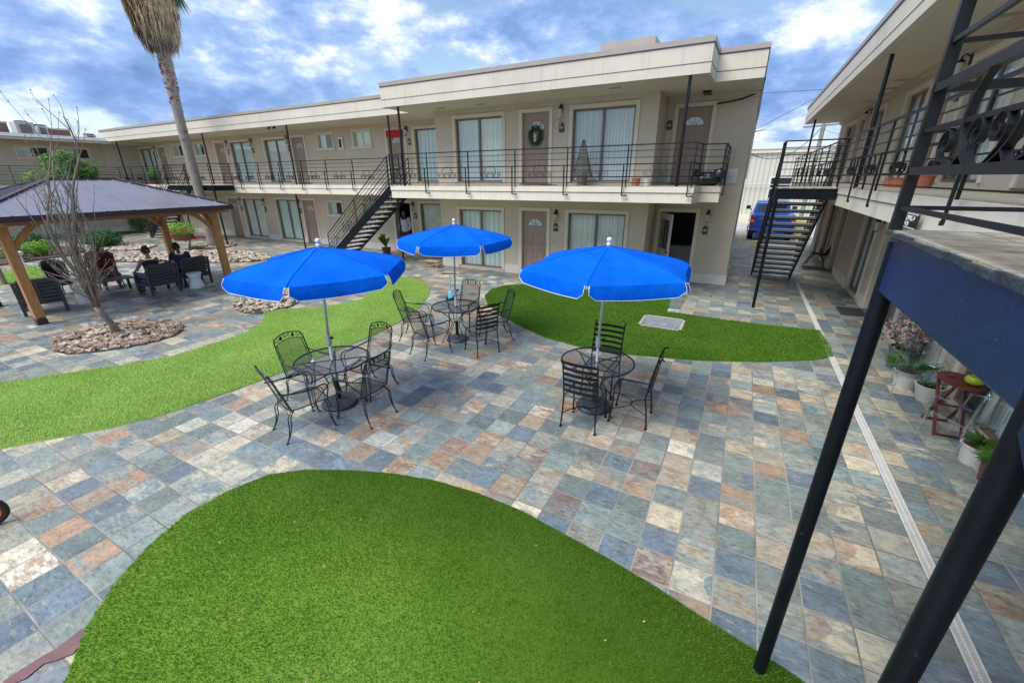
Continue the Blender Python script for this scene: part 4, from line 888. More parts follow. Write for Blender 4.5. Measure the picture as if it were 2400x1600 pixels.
# ---------------------------------------------------------------- patio furniture (local: seat faces +y)
def qcurve(p,q,r,n=8):
    P,Q,S=Vector(p),Vector(q),Vector(r); return [P*(1-t)**2+Q*2*t*(1-t)+S*t*t for t in [i/n for i in range(n+1)]]
def armchair(name,label,group):
    t=thing(name,label,'chair',(0,0,0),0,group); w=.24; sz=.42; ir=MT['chairiron']
    # seat
    m=MB(); pts=[(-w,.22),(-w+.03,.26),(w-.03,.26),(w,.22),(w,-.16),(.17,-.24),(-.17,-.24),(-w,-.16)]
    m.add([(x,y,sz-.012-.02*(1-abs(x)/w)) for x,y in pts],[tuple(range(8))]); m.build('seat',MT['wiremesh'],t)
    m=MB(); m.tube([(x,y,sz) for x,y in pts],.008,6,closed=True); m.tube([(x,y,sz-.05) for x,y in pts[5:7]],.005,5); m.build('seat_frame',ir,t)
    # back
    def bp(u,z): # u in -1..1, z 0..1 on the leaning back
        zz=sz+z*.56; y=-.21-.17*z-.03*(1-u*u); return (u*(w-.0)*(1-.06*z),y,zz)
    def top(u): return .93+.09*(1-u*u)
    m=MB(); vs=[];fs=[]; nu=8
    for j in range(5):
        for i in range(nu+1):
            u=-1+2*i/nu; z=-.02+(top(u)-.16+.02)*j/4; vs.append(bp(u,z))
    for j in range(4):
        for i in range(nu): a=j*(nu+1)+i; fs.append((a,a+1,a+nu+2,a+nu+1))
    m.add(vs,fs); m.build('back_mesh',MT['wiremesh'],t)
    m=MB()
    fr=[bp(-1,z) for z in (-.02,.3,.6,.86)]+[bp(-.93+1.86*i/12,top(-.93+1.86*i/12)) for i in range(13)]+[bp(1,z) for z in (.86,.6,.3,-.02)]
    m.tube(fr,.0095,7); m.tube([bp(-.86,z) for z in (0,.4,.80)],.005,5); m.tube([bp(.86,z) for z in (0,.4,.80)],.005,5)
    m.tube([bp(-1+2*i/12,top(-1+2*i/12)-.155) for i in range(13)],.006,5); m.tube([bp(-1+2*i/8,0) for i in range(9)],.007,5)
    m.build('back_frame',ir,t)
    m=MB()
    for u in (-.42,.42):
        m.blob(bp(u,top(u)-.08),.024,8,6,(1,.35,1.35))
    for u in (-.78,0,.78):
        c=bp(u,top(u)-.08)
        for s in (-1,1):
            m.tube([(c[0]+s*.045,c[1],c[2]+.034),(c[0]+s*.012,c[1],c[2]+.008),(c[0]-s*.012,c[1],c[2]-.008),(c[0]-s*.045,c[1],c[2]-.034)],.0035,4); m.tube([(c[0]+s*x,c[1],c[2]+z) for x,_,z in spiral(.035,0,.022,.006,0,PI*2.2,9)],.003,4)
    m.build('leaf_panel',ir,t)
    for s in (-1,1):
        m=MB(); arm=[(s*(w-.01),-.32,sz+.27),(s*(w+.03),-.18,sz+.235),(s*(w+.045),.05,sz+.225),(s*(w+.04),.18,sz+.235),(s*(w+.02),.245,sz+.20),(s*(w+.005),.26,sz+.13),(s*(w-.0),.235,sz+.02)]
        m.tube(cr(arm),.0095,7); m.tube(cr([(s*(w+.03),-.1,sz+.22),(s*(w+.045),.05,sz+.205),(s*(w+.035),.16,sz+.20),(s*(w+.01),.2,sz+.13),(s*w,.2,sz+.02)]),.006,5); m.build('armrest',ir,t)
        m=MB()
        for o in (0,.032): m.tube(cr([(s*w,.225-o,sz),(s*(w+.012),.25-o,sz*.82),(s*(w+.008),.245-o*.8,sz*.5),(s*(w+.012),.255-o*.3,sz*.22),(s*(w+.022),.275,.01)]),.0075,6)
        m.lathe([(.02,0),(.018,.012)],(s*(w+.022),.275,0),9); m.build('leg',ir,t)
        m=MB()
        for o in (0,.034): m.tube(cr([(s*(w-.05),-.19+o,sz-.01),(s*(w-.015),-.265+o,sz*.80),(s*(w-.01),-.275+o*.8,sz*.5),(s*(w-.005),-.30+o*.3,sz*.22),(s*(w+.0),-.34,.01)]),.0075,6)
        m.lathe([(.02,0),(.018,.012)],(s*w,-.34,0),9); m.build('leg',ir,t)
    return t
def ladderchair(name,label,group):
    t=thing(name,label,'chair',(0,0,0),0,group); w=.225; sz=.44; ir=MT['chairblack']
    m=MB(); m.add([(-w,-.2,sz-.005),(w,-.2,sz-.005),(w,.2,sz-.005),(.12,.235,sz-.005),(-.12,.235,sz-.005),(-w,.2,sz-.005)],[(0,1,2,3,4,5)]); m.build('seat',MT['wiremesh'],t)
    m=MB(); m.tube([(-w,-.2,sz),(w,-.2,sz),(w,.2,sz),(.12,.235,sz),(-.12,.235,sz),(-w,.2,sz)],.010,6,closed=True); m.build('seat_frame',ir,t)
    for s in (-1,1):
        m=MB(); m.tube([(s*w,-.2,sz),(s*w,-.235,.2),(s*(w+.01),-.25,.01)],.011,7); m.lathe([(.021,0),(.019,.014)],(s*(w+.01),-.25,0),9); m.build('leg',ir,t)
        m=MB(); m.tube([(s*w,.2,sz),(s*w,.215,.2),(s*(w+.01),.24,.01)],.011,7); m.lathe([(.021,0),(.019,.014)],(s*(w+.01),.24,0),9); m.build('leg',ir,t)
        m=MB(); m.tube([(s*w,-.2,sz),(s*w,-.235,sz+.25),(s*w,-.29,sz+.50),(s*w,-.32,sz+.56),(s*w,-.35,sz+.575),(s*w,-.365,sz+.555)],.011,7); m.build('back_post',ir,t)
    for k in range(6):
        z=sz+.52-.082*k; y=-.21-.085*((z-sz)/.5)
        m=MB(); pts=[]
        n=8
        for i in range(n): 
            u0=-1+2*i/n;u1=-1+2*(i+1)/n
            m.hexa([(u0*w,y-.03*(1-u0*u0)-.004,z-.019),(u1*w,y-.03*(1-u1*u1)-.004,z-.019),(u1*w,y-.03*(1-u1*u1)+.004,z-.019),(u0*w,y-.03*(1-u0*u0)+.004,z-.019),(u0*w,y-.03*(1-u0*u0)-.004,z+.019),(u1*w,y-.03*(1-u1*u1)-.004,z+.019),(u1*w,y-.03*(1-u1*u1)+.004,z+.019),(u0*w,y-.03*(1-u0*u0)+.004,z+.019)])
        m.build('back_slat',ir,t)
    m=MB(); m.tube(qcurve((-w,-.24,.2),(0,.25,.24),(w,-.24,.2),10),.006,5); m.tube(qcurve((-w,.225,.2),(0,-.26,.24),(w,.225,.2),10),.006,5); m.build('stretcher',ir,t)
    return t
def table(name,label,r,group):
    t=thing(name,label,'table',(0,0,0),0,group); ir=MT['chairiron']; h=.71
    m=MB(); n=36; m.add([(r*cos(2*PI*i/n),r*sin(2*PI*i/n),h) for i in range(n)]+[(.03*cos(2*PI*i/n),.03*sin(2*PI*i/n),h) for i in range(n)],[(i,(i+1)%n,n+(i+1)%n,n+i) for i in range(n)]); m.build('tabletop',MT['wiremesh'],t)
    m=MB(); m.tube([(r*cos(2*PI*i/n),r*sin(2*PI*i/n),h) for i in range(n)],.012,7,closed=True); m.tube([(.035*cos(2*PI*i/12),.035*sin(2*PI*i/12),h) for i in range(12)],.007,5,closed=True); m.build('rim',ir,t)
    for k in range(4):
        a=PI/4+k*PI/2; c,s=cos(a),sin(a)
        m=MB(); m.bar((c*.04,s*.04,h-.014),(c*(r-.01),s*(r-.01),h-.014),.012,.012)
        m.tube([(c*x,s*x,z) for x,z in ((r*.78,h-.02),(r*.62,h-.09),(r*.30,h-.22),(r*.20,h-.36),(r*.34,.26),(r*.62,.09),(r*.70,.02),(r*.74,.01))],.009,7)
        m.lathe([(.02,0),(.018,.012)],(c*r*.74,s*r*.74,0),9); m.build('leg',ir,t)
    m=MB(); m.tube([(r*.25*cos(2*PI*i/16),r*.25*sin(2*PI*i/16),h-.30) for i in range(16)],.006,5,closed=True); m.build('brace_ring',ir,t)
    return t
def umbrella(label,loc,rz,tilt=(0,0),base='round',rad=1.1):
    t=thing('patio_umbrella',label,'umbrella',loc,0,'blue patio umbrellas'); n=6; ze=2.06; za=2.29
    m=MB(); 
    if base=='round': m.lathe([(.25,0),(.255,.03),(.235,.055),(.08,.075),(.04,.10)],(0,0,0),28)
    else: m.lathe([(.235,0),(.24,.025),(.20,.05),(.06,.08),(.04,.1)],(0,0,0),8)
    m.build('base',MT['granite'],t,bevel=.004)
    m=MB(); m.tube([(0,0,.1),(0,0,.40)],.032,12); m.build('base_tube',MT['chairblack'],t)
    m=MB(); m.tube([(0,0,.1),(0,0,.93)],.019,12); m.build('lower_pole',MT['white'],t,smooth=True)
    m=MB(); m.lathe([(.023,.92),(.034,.95),(.036,1.04),(.027,1.075),(.02,1.09)],(0,0,0),14); j=m.build('tilt_joint',MT['aluwhite'],t,smooth=True)
    m=MB(); m.tube([(.03,0,1.04),(.07,0,1.05)],.012,8); m.blob((.075,0,1.05),.02,8,6); m.build('crank',MT['iron'],j)
    m=MB(); m.tube([(0,0,1.05),(tilt[0]*.5,tilt[1]*.5,1.7),(tilt[0],tilt[1],2.30)],.018,12); m.build('upper_pole',MT['pole'],t,smooth=True)
    m=MB(); m.lathe([(.022,2.29),(.03,2.30),(.028,2.325),(.016,2.333),(.021,2.340),(.030,2.354),(.032,2.368),(.025,2.386),(.010,2.396)],(tilt[0],tilt[1],0),16); m.build('finial',MT['ball'],t,smooth=True)
    cx,cy=tilt
    def P(k,s,sub): # canopy surface: rib k..k+1, s radial 0..1, sub 0..1 between ribs
        a0=rz+2*PI*k/n;a1=rz+2*PI*(k+1)/n
        x=cos(a0)*(1-sub)+cos(a1)*sub; y=sin(a0)*(1-sub)+sin(a1)*sub
        z=za+(ze-za)*(s**1.10)-.018*sin(PI*sub)*s-.03*max(0,s-.86)/.14; z-=.0*s
        inn=1-.03*sin(PI*sub)*s
        return Vector((cx+rad*s*x*inn,cy+rad*s*y*inn,z))
    m=MB(); ns=9;nb=10; trim=MB()
    for k in range(n):
        vs=[];fs=[]
        for i in range(ns+1):
            for j in range(nb+1): vs.append(P(k,.035+.965*i/ns,j/nb))
        for i in range(ns):
            for j in range(nb): a=i*(nb+1)+j; fs.append((a,a+1,a+nb+2,a+nb+1))
        m.add(vs,fs)
        m.tube([P(k,.04+.96*i/8,0)+Vector((0,0,.003)) for i in range(9)],.004,4)
    cn=m.build('canopy',MT['canopy'],t,smooth=True)
    for k in range(n):
        m=MB(); vs=[];fs=[]
        for j in range(nb+1):
            u=j/nb; e=P(k,1,u); out=Vector((e.x-cx,e.y-cy,0)).normalized()
            gap=.03*(1 if j in (0,) else (-1 if j==nb else 0)); tdir=(P(k,1,min(1,u+.1))-P(k,1,max(0,u-.1))).normalized()
            dz=.145-.055*max(0,(abs(u-.5)-.40)/.10)-.0
            e2=e+tdir*gap
            for i in range(4): f=i/3; vs.append(e2+out*(.045*sin(f*1.5))+tdir*gap*.3*f-Vector((0,0,(dz+.012*sin(PI*u))*f)))
        for j in range(nb):
            for i in range(3): a=j*4+i; fs.append((a,a+1,a+5,a+4))
        m.add(vs,fs); vl=m.build('valance',MT['canopy'],t,smooth=True)
        m=MB(); line=[vs[i] for i in range(4)]+[vs[j*4+3] for j in range(1,nb)]+[vs[nb*4+3-i] for i in range(4)]
        m.tube(line,.003,4); m.build('valance_piping',MT['ball'],vl)
    for k in range(n):
        m=MB(); a=P(k,.03,0)-Vector((0,0,.02)); b=P(k,1,0)-Vector((0,0,.012)); mid=P(k,.5,0)-Vector((0,0,.018)); m.tube([a,mid,b],.006,5); m.tube([mid,Vector((cx*.8,cy*.8,1.83))],.005,5); m.build('rib',MT['pole'],t)
    m=MB(); m.lathe([(.02,1.80),(.035,1.81),(.035,1.85),(.02,1.86)],(cx*.8,cy*.8,0),12); m.build('hub',MT['aluwhite'],t)
    return t
GA='mesh-back wrought iron armchairs'; GL='ladder-back wrought iron chairs'; GT='round mesh garden tables'
ac=armchair('patio_armchair','mesh armchair nearest the front lawn, seen side-on, at the left umbrella table',GA); ac.location=(-4.68,2.93,0); ac.rotation_euler=(0,0,-.27)
for (x,y,rz,lb) in ((-5.22,3.49,R(-90),'mesh armchair with its back on the pale lawn side of the left umbrella table'),(-4.70,4.10,R(180),'mesh armchair behind the pole of the left umbrella table, back towards the building'),(-4.20,3.52,R(90),'mesh armchair on the right side of the left umbrella table, turned away from the camera'),
  (-5.55,6.27,R(-64),'mesh armchair at the left edge of the middle umbrella table, by the pale lawn'),(-4.78,5.74,R(-16),'mesh armchair in front of the middle umbrella table, its back to the camera'),(-5.02,7.22,R(185),'mesh armchair behind the middle umbrella table, facing the camera beside the blue scooter'),(-4.10,6.95,R(135),'mesh armchair to the right of the middle umbrella table, against the dark green lawn')):
    dup(ac,(x,y,0),rz,lb)
lc=ladderchair('ladder_back_chair','ladder-back chair nearest the camera at the right umbrella table, seen from behind',GL); lc.location=(-1.43,4.75,0)
for (x,y,rz,lb) in ((-.90,5.16,R(92),'ladder-back chair seen side-on, to the right of the right umbrella table'),(-1.50,5.74,R(180),'ladder-back chair behind the right umbrella table, against the deep green lawn'),(-3.98,6.25,R(62),'ladder-back chair at the middle umbrella table, the only slatted one there')):
    dup(lc,(x,y,0),rz,lb)
tb=table('patio_table','round mesh table under the left blue umbrella, with a small white object on it',.50,GT); tb.location=(-4.78,3.56,0)
dup(tb,(-4.75,6.54,0),.3,'round mesh table under the middle blue umbrella').scale=(.94,.94,1)
dup(tb,(-1.43,5.22,0),.2,'round mesh table under the right blue umbrella')
umbrella('blue umbrella nearest the gazebo, over the left table',(-4.78,3.56,0),R(2),(.12,.0),rad=1.08)
umbrella('blue umbrella farthest from the camera, over the middle table',(-4.75,6.54,0),R(30),(.05,.02),'oct',rad=1.07)
umbrella('blue umbrella nearest the right building, over the table with ladder-back chairs',(-1.43,5.20,0),R(35),(.03,.04),rad=1.12)
m=MB(); m.lathe([(.028,0),(.03,.012),(.01,.02),(.008,.05)],(0,0,0),10); tag(m.build('small_candle',MT['white'],loc=(0,0,0)),'tiny white candle or lid on the left mesh table','candle').location=(-4.95,3.38,.712)
# ---------------------------------------------------------------- gazebo
GZ=thing('gazebo','cedar gazebo with dark standing-seam hip roof and curved braces','gazebo',(-15.45,5.05,0))
GP=[(-13.9,2.95),(-13.9,7.2),(-17.0,7.2),(-17.0,2.95)]
for x,y in GP:
    m=MB(); m.box(x-.085,x+.085,y-.085,y+.085,.02,2.2); o=m.build('post',MT['cedar'],GZ,world=True,bevel=.008)
    m=MB(); m.box(x-.10,x+.10,y-.10,y+.10,0,.02)
    for sx,sy in ((1,0),(0,-1)): 
        pts=[(-.09,.02),(.09,.02)]+[(.09*cos(PI*i/8),.10+.07*sin(PI*i/8)) for i in range(9)]
        vs=[(x+(sx*.0855+(sy!=0)*a),y+(sy*.0855+(sx!=0)*a),z) for a,z in pts]; vs2=[(x+(sx*.091+(sy!=0)*a),y+(sy*.091+(sx!=0)*a),z) for a,z in pts]; n=len(pts)
        m.add(vs+vs2,[tuple(range(n)),tuple(range(2*n-1,n-1,-1))]+[(i,(i+1)%n,n+(i+1)%n,n+i) for i in range(n)])
    m.build('post_shoe',MT['roofmetaldark'],o,world=True)
m=MB()
for x in (-13.9,-17.0):
    m=MB(); m.box(x-.05,x+.05,2.45,7.7,2.18,2.32); m.build('beam',MT['cedar2'],GZ,world=True,bevel=.006)
for y in (2.95,7.2):
    m=MB(); m.box(-17.4,-13.5,y-.045,y+.045,2.19,2.315); m.build('beam',MT['cedar2'],GZ,world=True,bevel=.006)
for x,y in GP:
    for dx,dy in ((0,1 if y<5 else -1),(-1 if x>-15 else 1,0)):
        m=MB(); pts=[]; n=9; inn=[];out=[]
        for i in range(n+1):
            f=i/n; s=.56*f; z=1.66+.52*math.sin(f*PI/2)**.9 if True else 0
            inn.append((s+.06,1.60+.56*math.sin(f*1.35)/math.sin(1.35))); 
        for i in range(n):
            (s0,z0),(s1,z1)=inn[i],inn[i+1]; b=.11
            q=[]
            for s,z in ((s0,z0),(s1,z1),(s1-.05,z1+b*.75),(s0-.075,z0+b*.9)):
                s=max(s,.05); z=min(z,2.19)
                q.append((s,z))
            c=[]
            for o in (-.035,.035):
                for s,z in q: c.append((x+dx*s+(dy!=0)*o,y+dy*s+(dx!=0)*o,z))
            m.hexa(c)
        m.build('curved_brace',MT['cedar'],GZ,world=True)
ex0,ex1,ey0,ey1=-17.6,-13.38,2.35,7.55; rx,ry0,ry1,rz_=-15.5,4.4,5.75,3.12; ez=2.40
m=MB(); A=[(ex1,ey0,ez),(ex1,ey1,ez),(ex0,ey1,ez),(ex0,ey0,ez)]; B0=(rx,ry0,rz_);B1=(rx,ry1,rz_)
m.add(A+[B0,B1],[(0,1,5,4),(1,2,5),(2,3,4,5),(3,0,4)]); m.add([(x,y,z-.03) for x,y,z in A+[B0,B1]],[(4,5,1,0),(5,2,1),(5,4,3,2),(4,0,3)])
rf=m.build('roof',MT['roofmetal'],GZ,world=True)
m=MB()
def seam(p,q): m.bar((p[0],p[1],p[2]+.012),(q[0],q[1],q[2]+.012),.018,.022)
def lerp(a,b,t): return tuple(a[i]+(b[i]-a[i])*t for i in range(3))
y=ey0+.2
while y<ey1-.1:
    if y<ry0: t=(y-ey0)/(ry0-ey0)
    elif y>ry1: t=(ey1-y)/(ey1-ry1)
    else: t=1
    for xe in (ex1,ex0): seam((xe,y,ez),(xe+(rx-xe)*t,y,ez+(rz_-ez)*t))
    y+=.26
x=ex0+.15
while x<ex1-.1:
    t=(x-ex0)/(rx-ex0) if x<rx else (ex1-x)/(ex1-rx)
    for ye,yr in ((ey0,ry0),(ey1,ry1)): seam((x,ye,ez),(x,ye+(yr-ye)*t,ez+(rz_-ez)*t))
    x+=.26
m.build('roof_seam',MT['roofmetal'],rf,world=True)
m=MB()
for p,q in ((A[0],B0),(A[3],B0),(A[1],B1),(A[2],B1),(B0,B1)): m.bar((p[0],p[1],p[2]+.02),(q[0],q[1],q[2]+.02),.10,.03)
m.build('ridge_cap',MT['roofmetaldark'],rf,world=True)
m=MB()
for p,q in ((A[0],A[1]),(A[1],A[2]),(A[2],A[3]),(A[3],A[0])): m.bar((p[0],p[1],p[2]-.055),(q[0],q[1],q[2]-.055),.03,.12)
m.build('eave_fascia',MT['roofmetaldark'],GZ,world=True)
for i in range(9):
    m=MB(); y=2.7+i*.58; m.bar((ex1-.12,y,2.33),(rx+.02,y,2.34+.6*(1 if 4.4<y<5.75 else .35)),.04,.07); m.build('rafter',MT['cedar2'],GZ,world=True)
# ---------------------------------------------------------------- lounge seats, stools, coffee table
def lounge(label):
    t=thing('outdoor_lounge_chair',label,'lounge chair',(0,0,0),0,'charcoal slatted lounge chairs'); fm=MT['brownseat']; w=.36
    for s in (-1,1):
        m=MB(); m.bar((s*w,-.33,0),(s*w,-.36,.42),.06,.05,up=(0,1,0)); m.bar((s*w,-.36,.40),(s*w,-.46,.84),.06,.04,up=(0,1,0)); m.build('leg',fm,t)
        m=MB(); m.bar((s*w,.33,0),(s*w,.33,.60),.06,.05,up=(0,1,0)); m.build('leg',fm,t)
        m=MB(); m.bar((s*w,-.42,.61),(s*w,.37,.61),.075,.03); m.build('armrest',fm,t)
        m=MB(); m.bar((s*w,-.33,.28),(s*w,.33,.28),.04,.06); m.build('side_rail',fm,t)
    m=MB(); m.bar((-w,.33,.28),(w,.33,.28),.04,.06); m.bar((-w,-.33,.28),(w,-.33,.28),.04,.06); m.box(-w,w,-.33,.33,.26,.28); m.build('seat_frame',fm,t)
    m=MB(); 
    for k in range(6): z=.33+.09*k; y=-.355-.225*(z-.40) if z>.4 else -.352; m.box(-w+.02,w-.02,y-.012,y+.012,z,z+.062)
    m.box(-.03,.03,-.375,-.35,.30,.45); m.bar((0,-.375,.42),(0,-.465,.82),.05,.02,up=(0,1,0)); m.build('back_slats',fm,t)
    m=MB(); m.box(-w+.04,w-.04,-.30,.34,.29,.42); m.build('seat_cushion',MT['cushion'],t,bevel=.03)
    m=MB(); m.hexa([(-w+.03,-.33,.42),(w-.03,-.33,.42),(w-.03,-.20,.42),(-w+.03,-.20,.42),(-w+.03,-.43,.86),(w-.03,-.43,.86),(w-.03,-.33,.89),(-w+.03,-.33,.89)]); m.build('back_cushion',MT['cushion'],t,bevel=.04)
    return t
lg=lounge('charcoal lounge chair beside the near gazebo post, beside a white stool'); lg.location=(-15.25,3.42,0); lg.rotation_euler=(0,0,R(75))
dup(lg,(-14.86,5.75,0),R(92),'charcoal lounge chair in the middle, with the woman in the black top')
dup(lg,(-15.2,6.82,0),R(86),'charcoal lounge chair at the right, beside the white stool and the person in navy')
def stool(label,loc):
    t=thing('garden_stool',label,'stool',loc,0,'white hourglass stools')
    m=MB(); m.lathe([(.20,0),(.205,.02),(.17,.14),(.145,.24),(.15,.32),(.185,.42)],(0,0,0),28); m.build('body',MT['stool'],t,smooth=True)
    m=MB(); m.lathe([(.185,.421),(.20,.43),(.20,.45),(.17,.462)],(0,0,0),28); m.build('seat',MT['stool'],t); return t
stool('white hourglass stool by the near gazebo post lounge chair',(-15.35,4.2,0)); stool('white hourglass stool in front of the right hand lounge chair',(-14.5,6.55,0))
t=thing('coffee_table','low dark coffee table between the lounge chairs under the gazebo','table',(-16.0,5.05,0))
m=MB(); 
for i in range(7): m.box(-.3,.3,-.55+i*.158,-.41+i*.158,.38,.405)
m.build('tabletop',MT['brownseat'],t,bevel=.004)
for sx in (-1,1):
    for sy in (-1,1): m=MB(); m.bar((sx*.26,sy*.5,0),(sx*.26,sy*.5,.38),.055,.055); m.build('leg',MT['brownseat'],t)
def wickerchair(label,loc,rz):
    t=thing('wicker_chair',label,'chair',loc,rz,'black round-backed chairs')
    m=MB(); vs=[];fs=[]; n=10
    for j in range(6):
        for i in range(n+1):
            a=PI*1.15+ (PI*.7)*i/n ; u=-1+2*i/n; z=.42+(.52+.14*(1-u*u))*j/5; r=.34+.04*j/5
            vs.append((r*cos(a)*1.0,r*sin(a)*.95-.02*j,z))
    for j in range(5):
        for i in range(n): a=j*(n+1)+i; fs.append((a,a+1,a+n+2,a+n+1))
    m.add(vs,fs); o=m.build('backrest',MT['wicker'],t,smooth=True); s=o.modifiers.new('Solidify','SOLIDIFY'); s.thickness=.03
    m=MB(); m.tube([vs[5*(n+1)+i] for i in range(n+1)],.022,8); m.build('back_rim',MT['wicker'],t)
    m=MB(); m.box(-.29,.29,-.26,.30,.30,.44); m.build('seat',MT['cushion'],t,bevel=.04)
    for sx in (-1,1):
        for sy in (-1,1): m=MB(); m.tube([(sx*.25,sy*.23,.3),(sx*.28,sy*.27,0)],.018,7); m.build('leg',MT['wicker'],t)
    return t
wickerchair('black round-backed chair on the pale lawn side of the gazebo, seat empty',(-17.25,4.45,0),R(-75)).scale=(.86,.86,.88); wickerchair('black round-backed chair behind the bare tree, holding the maroon-haired person',(-17.0,5.35,0),R(-100))
# ---------------------------------------------------------------- people
def person(label,loc,rz,J,skin,parts,hair,hairbun=None,lean=0):
    # J: joint dict in local metres, figure faces +y
    t=thing('person',label,'person',loc,rz)
    m=MB(); V=Vector
    def limb(names,rad,n=10):
        P=[V(J[k]) for k in names]; pts=[];rs=[]
        for i in range(len(P)-1):
            for f in (0,.25,.5,.75): pts.append(P[i].lerp(P[i+1],f)); b=1+.10*math.sin(f*PI); rs.append((rad[i]*(1-f)+rad[i+1]*f)*b)
        pts.append(P[-1]); rs.append(rad[-1]); m.tube(pts,rs,n)
        for p,r in zip(P,rad): m.blob(tuple(p),r*1.0,10,8)
    sh=(V(J['shL'])+V(J['shR']))/2; hp=(V(J['hipL'])+V(J['hipR']))/2
    # trunk as stacked ellipses
    def trunk(mm,grow=0,z0=0,z1=1,n=14):
        vs=[];fs=[]; prof=[(-.06,.15,.11),(.0,.165,.12),(.18,.155,.11),(.38,.135,.10),(.58,.155,.11),(.80,.175,.115),(.94,.15,.09),(1.03,.075,.065),(1.10,.055,.055)]
        prof=[p for p in prof if z0-.08<=p[0]<=z1+.01]
        ax=(sh-hp); side=(V(J['shR'])-V(J['shL'])).normalized(); fw=side.cross(ax.normalized()); fw=-fw
        for f,a,b in prof:
            c=hp+ax*f
            for k in range(n): tt=2*PI*k/n; vs.append(c+side*((a+grow)*cos(tt))+fw*((b+grow)*sin(tt)))
        for i in range(len(prof)-1):
            for k in range(n): l=(k+1)%n; fs.append((i*n+k,i*n+l,(i+1)*n+l,(i+1)*n+k))
        fs.append(tuple(range(n-1,-1,-1))); fs.append(tuple((len(prof)-1)*n+k for k in range(n))); mm.add(vs,fs)
    trunk(m)
    for s in 'LR':
        limb(['sh'+s,'el'+s,'wr'+s],(.050,.040,.027)); limb(['hip'+s,'kn'+s,'an'+s],(.085,.058,.038)); limb(['an'+s,'to'+s],(.038,.028))
        w=V(J['wr'+s]); e=V(J['el'+s]); d=(w-e).normalized(); sd=d.orthogonal().normalized(); up=d.cross(sd)
        m.blob(tuple(w+d*.045),.036,8,6,(1,1,.8))
        for k,(l,o) in enumerate(((.07,-.027),(.082,-.009),(.078,.009),(.062,.026))):
            b=w+d*.065+sd*o; m.tube([b,b+d*l*.5+up*.008,b+d*l+up*.025],[.009,.0085,.007],6)
        b=w+d*.03+sd*-.03; m.tube([b,b+d*.03+sd*-.022,b+d*.055+sd*-.024+up*.01],[.011,.010,.008],6)
    hd=V(J['head']); nk=sh+ (sh-hp)*.05
    m.tube([nk,(nk+hd)/2,hd-V((0,0,.04))],[.06,.052,.05],10)
    m.blob(tuple(hd),.105,16,12,(.80,.95,1.15)); m.blob(tuple(hd+V((0,.03,-.06))),.07,12,8,(.85,.9,.9))
    m.tube([hd+V((0,.09,.01)),hd+V((0,.118,-.022)),hd+V((0,.10,-.03))],[.010,.014,.012],6)
    for s in (-1,1): m.blob(tuple(hd+V((s*.083,-.005,-.01))),.024,8,6,(.45,.8,1.2))
    b=m.build('body',skin,t,smooth=True); r=b.modifiers.new('Remesh','REMESH'); r.mode='VOXEL'; r.voxel_size=.012; r.use_smooth_shade=True
    sm=b.modifiers.new('Smooth','SMOOTH'); sm.iterations=3
    m=MB()
    for s in (-1,1): m.blob(tuple(hd+V((s*.034,.092,.005))),.011,8,6)
    m.build('eyes',MT['hair'],t); m=MB(); m.bar(hd+V((-.024,.094,-.055)),hd+V((.024,.094,-.055)),.006,.008); m.build('mouth',MT['clothmaroon'],t)
    # hair
    m=MB(); rr=random.Random(2)
    for k in range(90):
        a=rr.uniform(0,2*PI); e=rr.uniform(-.35,1.5)
        d=V((cos(e)*cos(a),cos(e)*sin(a),sin(e)))
        if d.y>.35 and d.z<.55: continue
        p=hd+V((d.x*.088,d.y*.103-.008,d.z*.125)); m.blob(tuple(p),.026,6,5,(1,1,1),.1,rr)
    if hairbun: 
        for k in range(10): m.blob(tuple(hd+V(hairbun)+V((rr.uniform(-.02,.02),rr.uniform(-.02,.02),rr.uniform(-.02,.02)))),.035,7,5)
    hm=m.build('hair',hair,t,smooth=True); r=hm.modifiers.new('Remesh','REMESH'); r.mode='VOXEL'; r.voxel_size=.012; r.use_smooth_shade=True
    for nm,mat,kind in parts:
        m=MB()
        if kind=='tank': trunk(m,.014,0,.94)
        if kind in ('shirt','longshirt'):
            trunk(m,.018,-.06,.98)
            for s in 'LR':
                a,b_,c=V(J['sh'+s]),V(J['el'+s]),V(J['wr'+s]); m.tube([a,a.lerp(b_,.6)] if kind=='shirt' else [a,b_,b_.lerp(c,.9)],[.072,.062] if kind=='shirt' else [.072,.056,.045],10); m.blob(tuple(a),.072,10,8)
                if kind=='longshirt': m.blob(tuple(b_),.056,10,8)
        if kind=='skirtflap': pass
        if kind in('pants','shorts'):
            for s in 'LR':
                a,b_,c=V(J['hip'+s]),V(J['kn'+s]),V(J['an'+s]); pts=[a,b_,b_.lerp(c,.9)] if kind=='pants' else [a,a.lerp(b_,.75)]
                m.tube(pts,[.108,.075,.06][:len(pts)],12); m.blob(tuple(a),.108,10,8); m.blob(tuple(b_),.075,10,8) if kind=='pants' else None
            m.blob(tuple(hp),.155,12,8,(1.05,.8,.75))
        if kind=='shoes':
            for s in 'LR': m.tube([V(J['an'+s])+V((0,-.04,-.03)),V(J['to'+s])+V((0,.02,0))],[.045,.036],8)
        o=m.build(nm,mat,t,smooth=True); r=o.modifiers.new('Remesh','REMESH'); r.mode='VOXEL'; r.voxel_size=.013; r.use_smooth_shade=True
        sm=o.modifiers.new('Smooth','SMOOTH'); sm.iterations=4
    return t
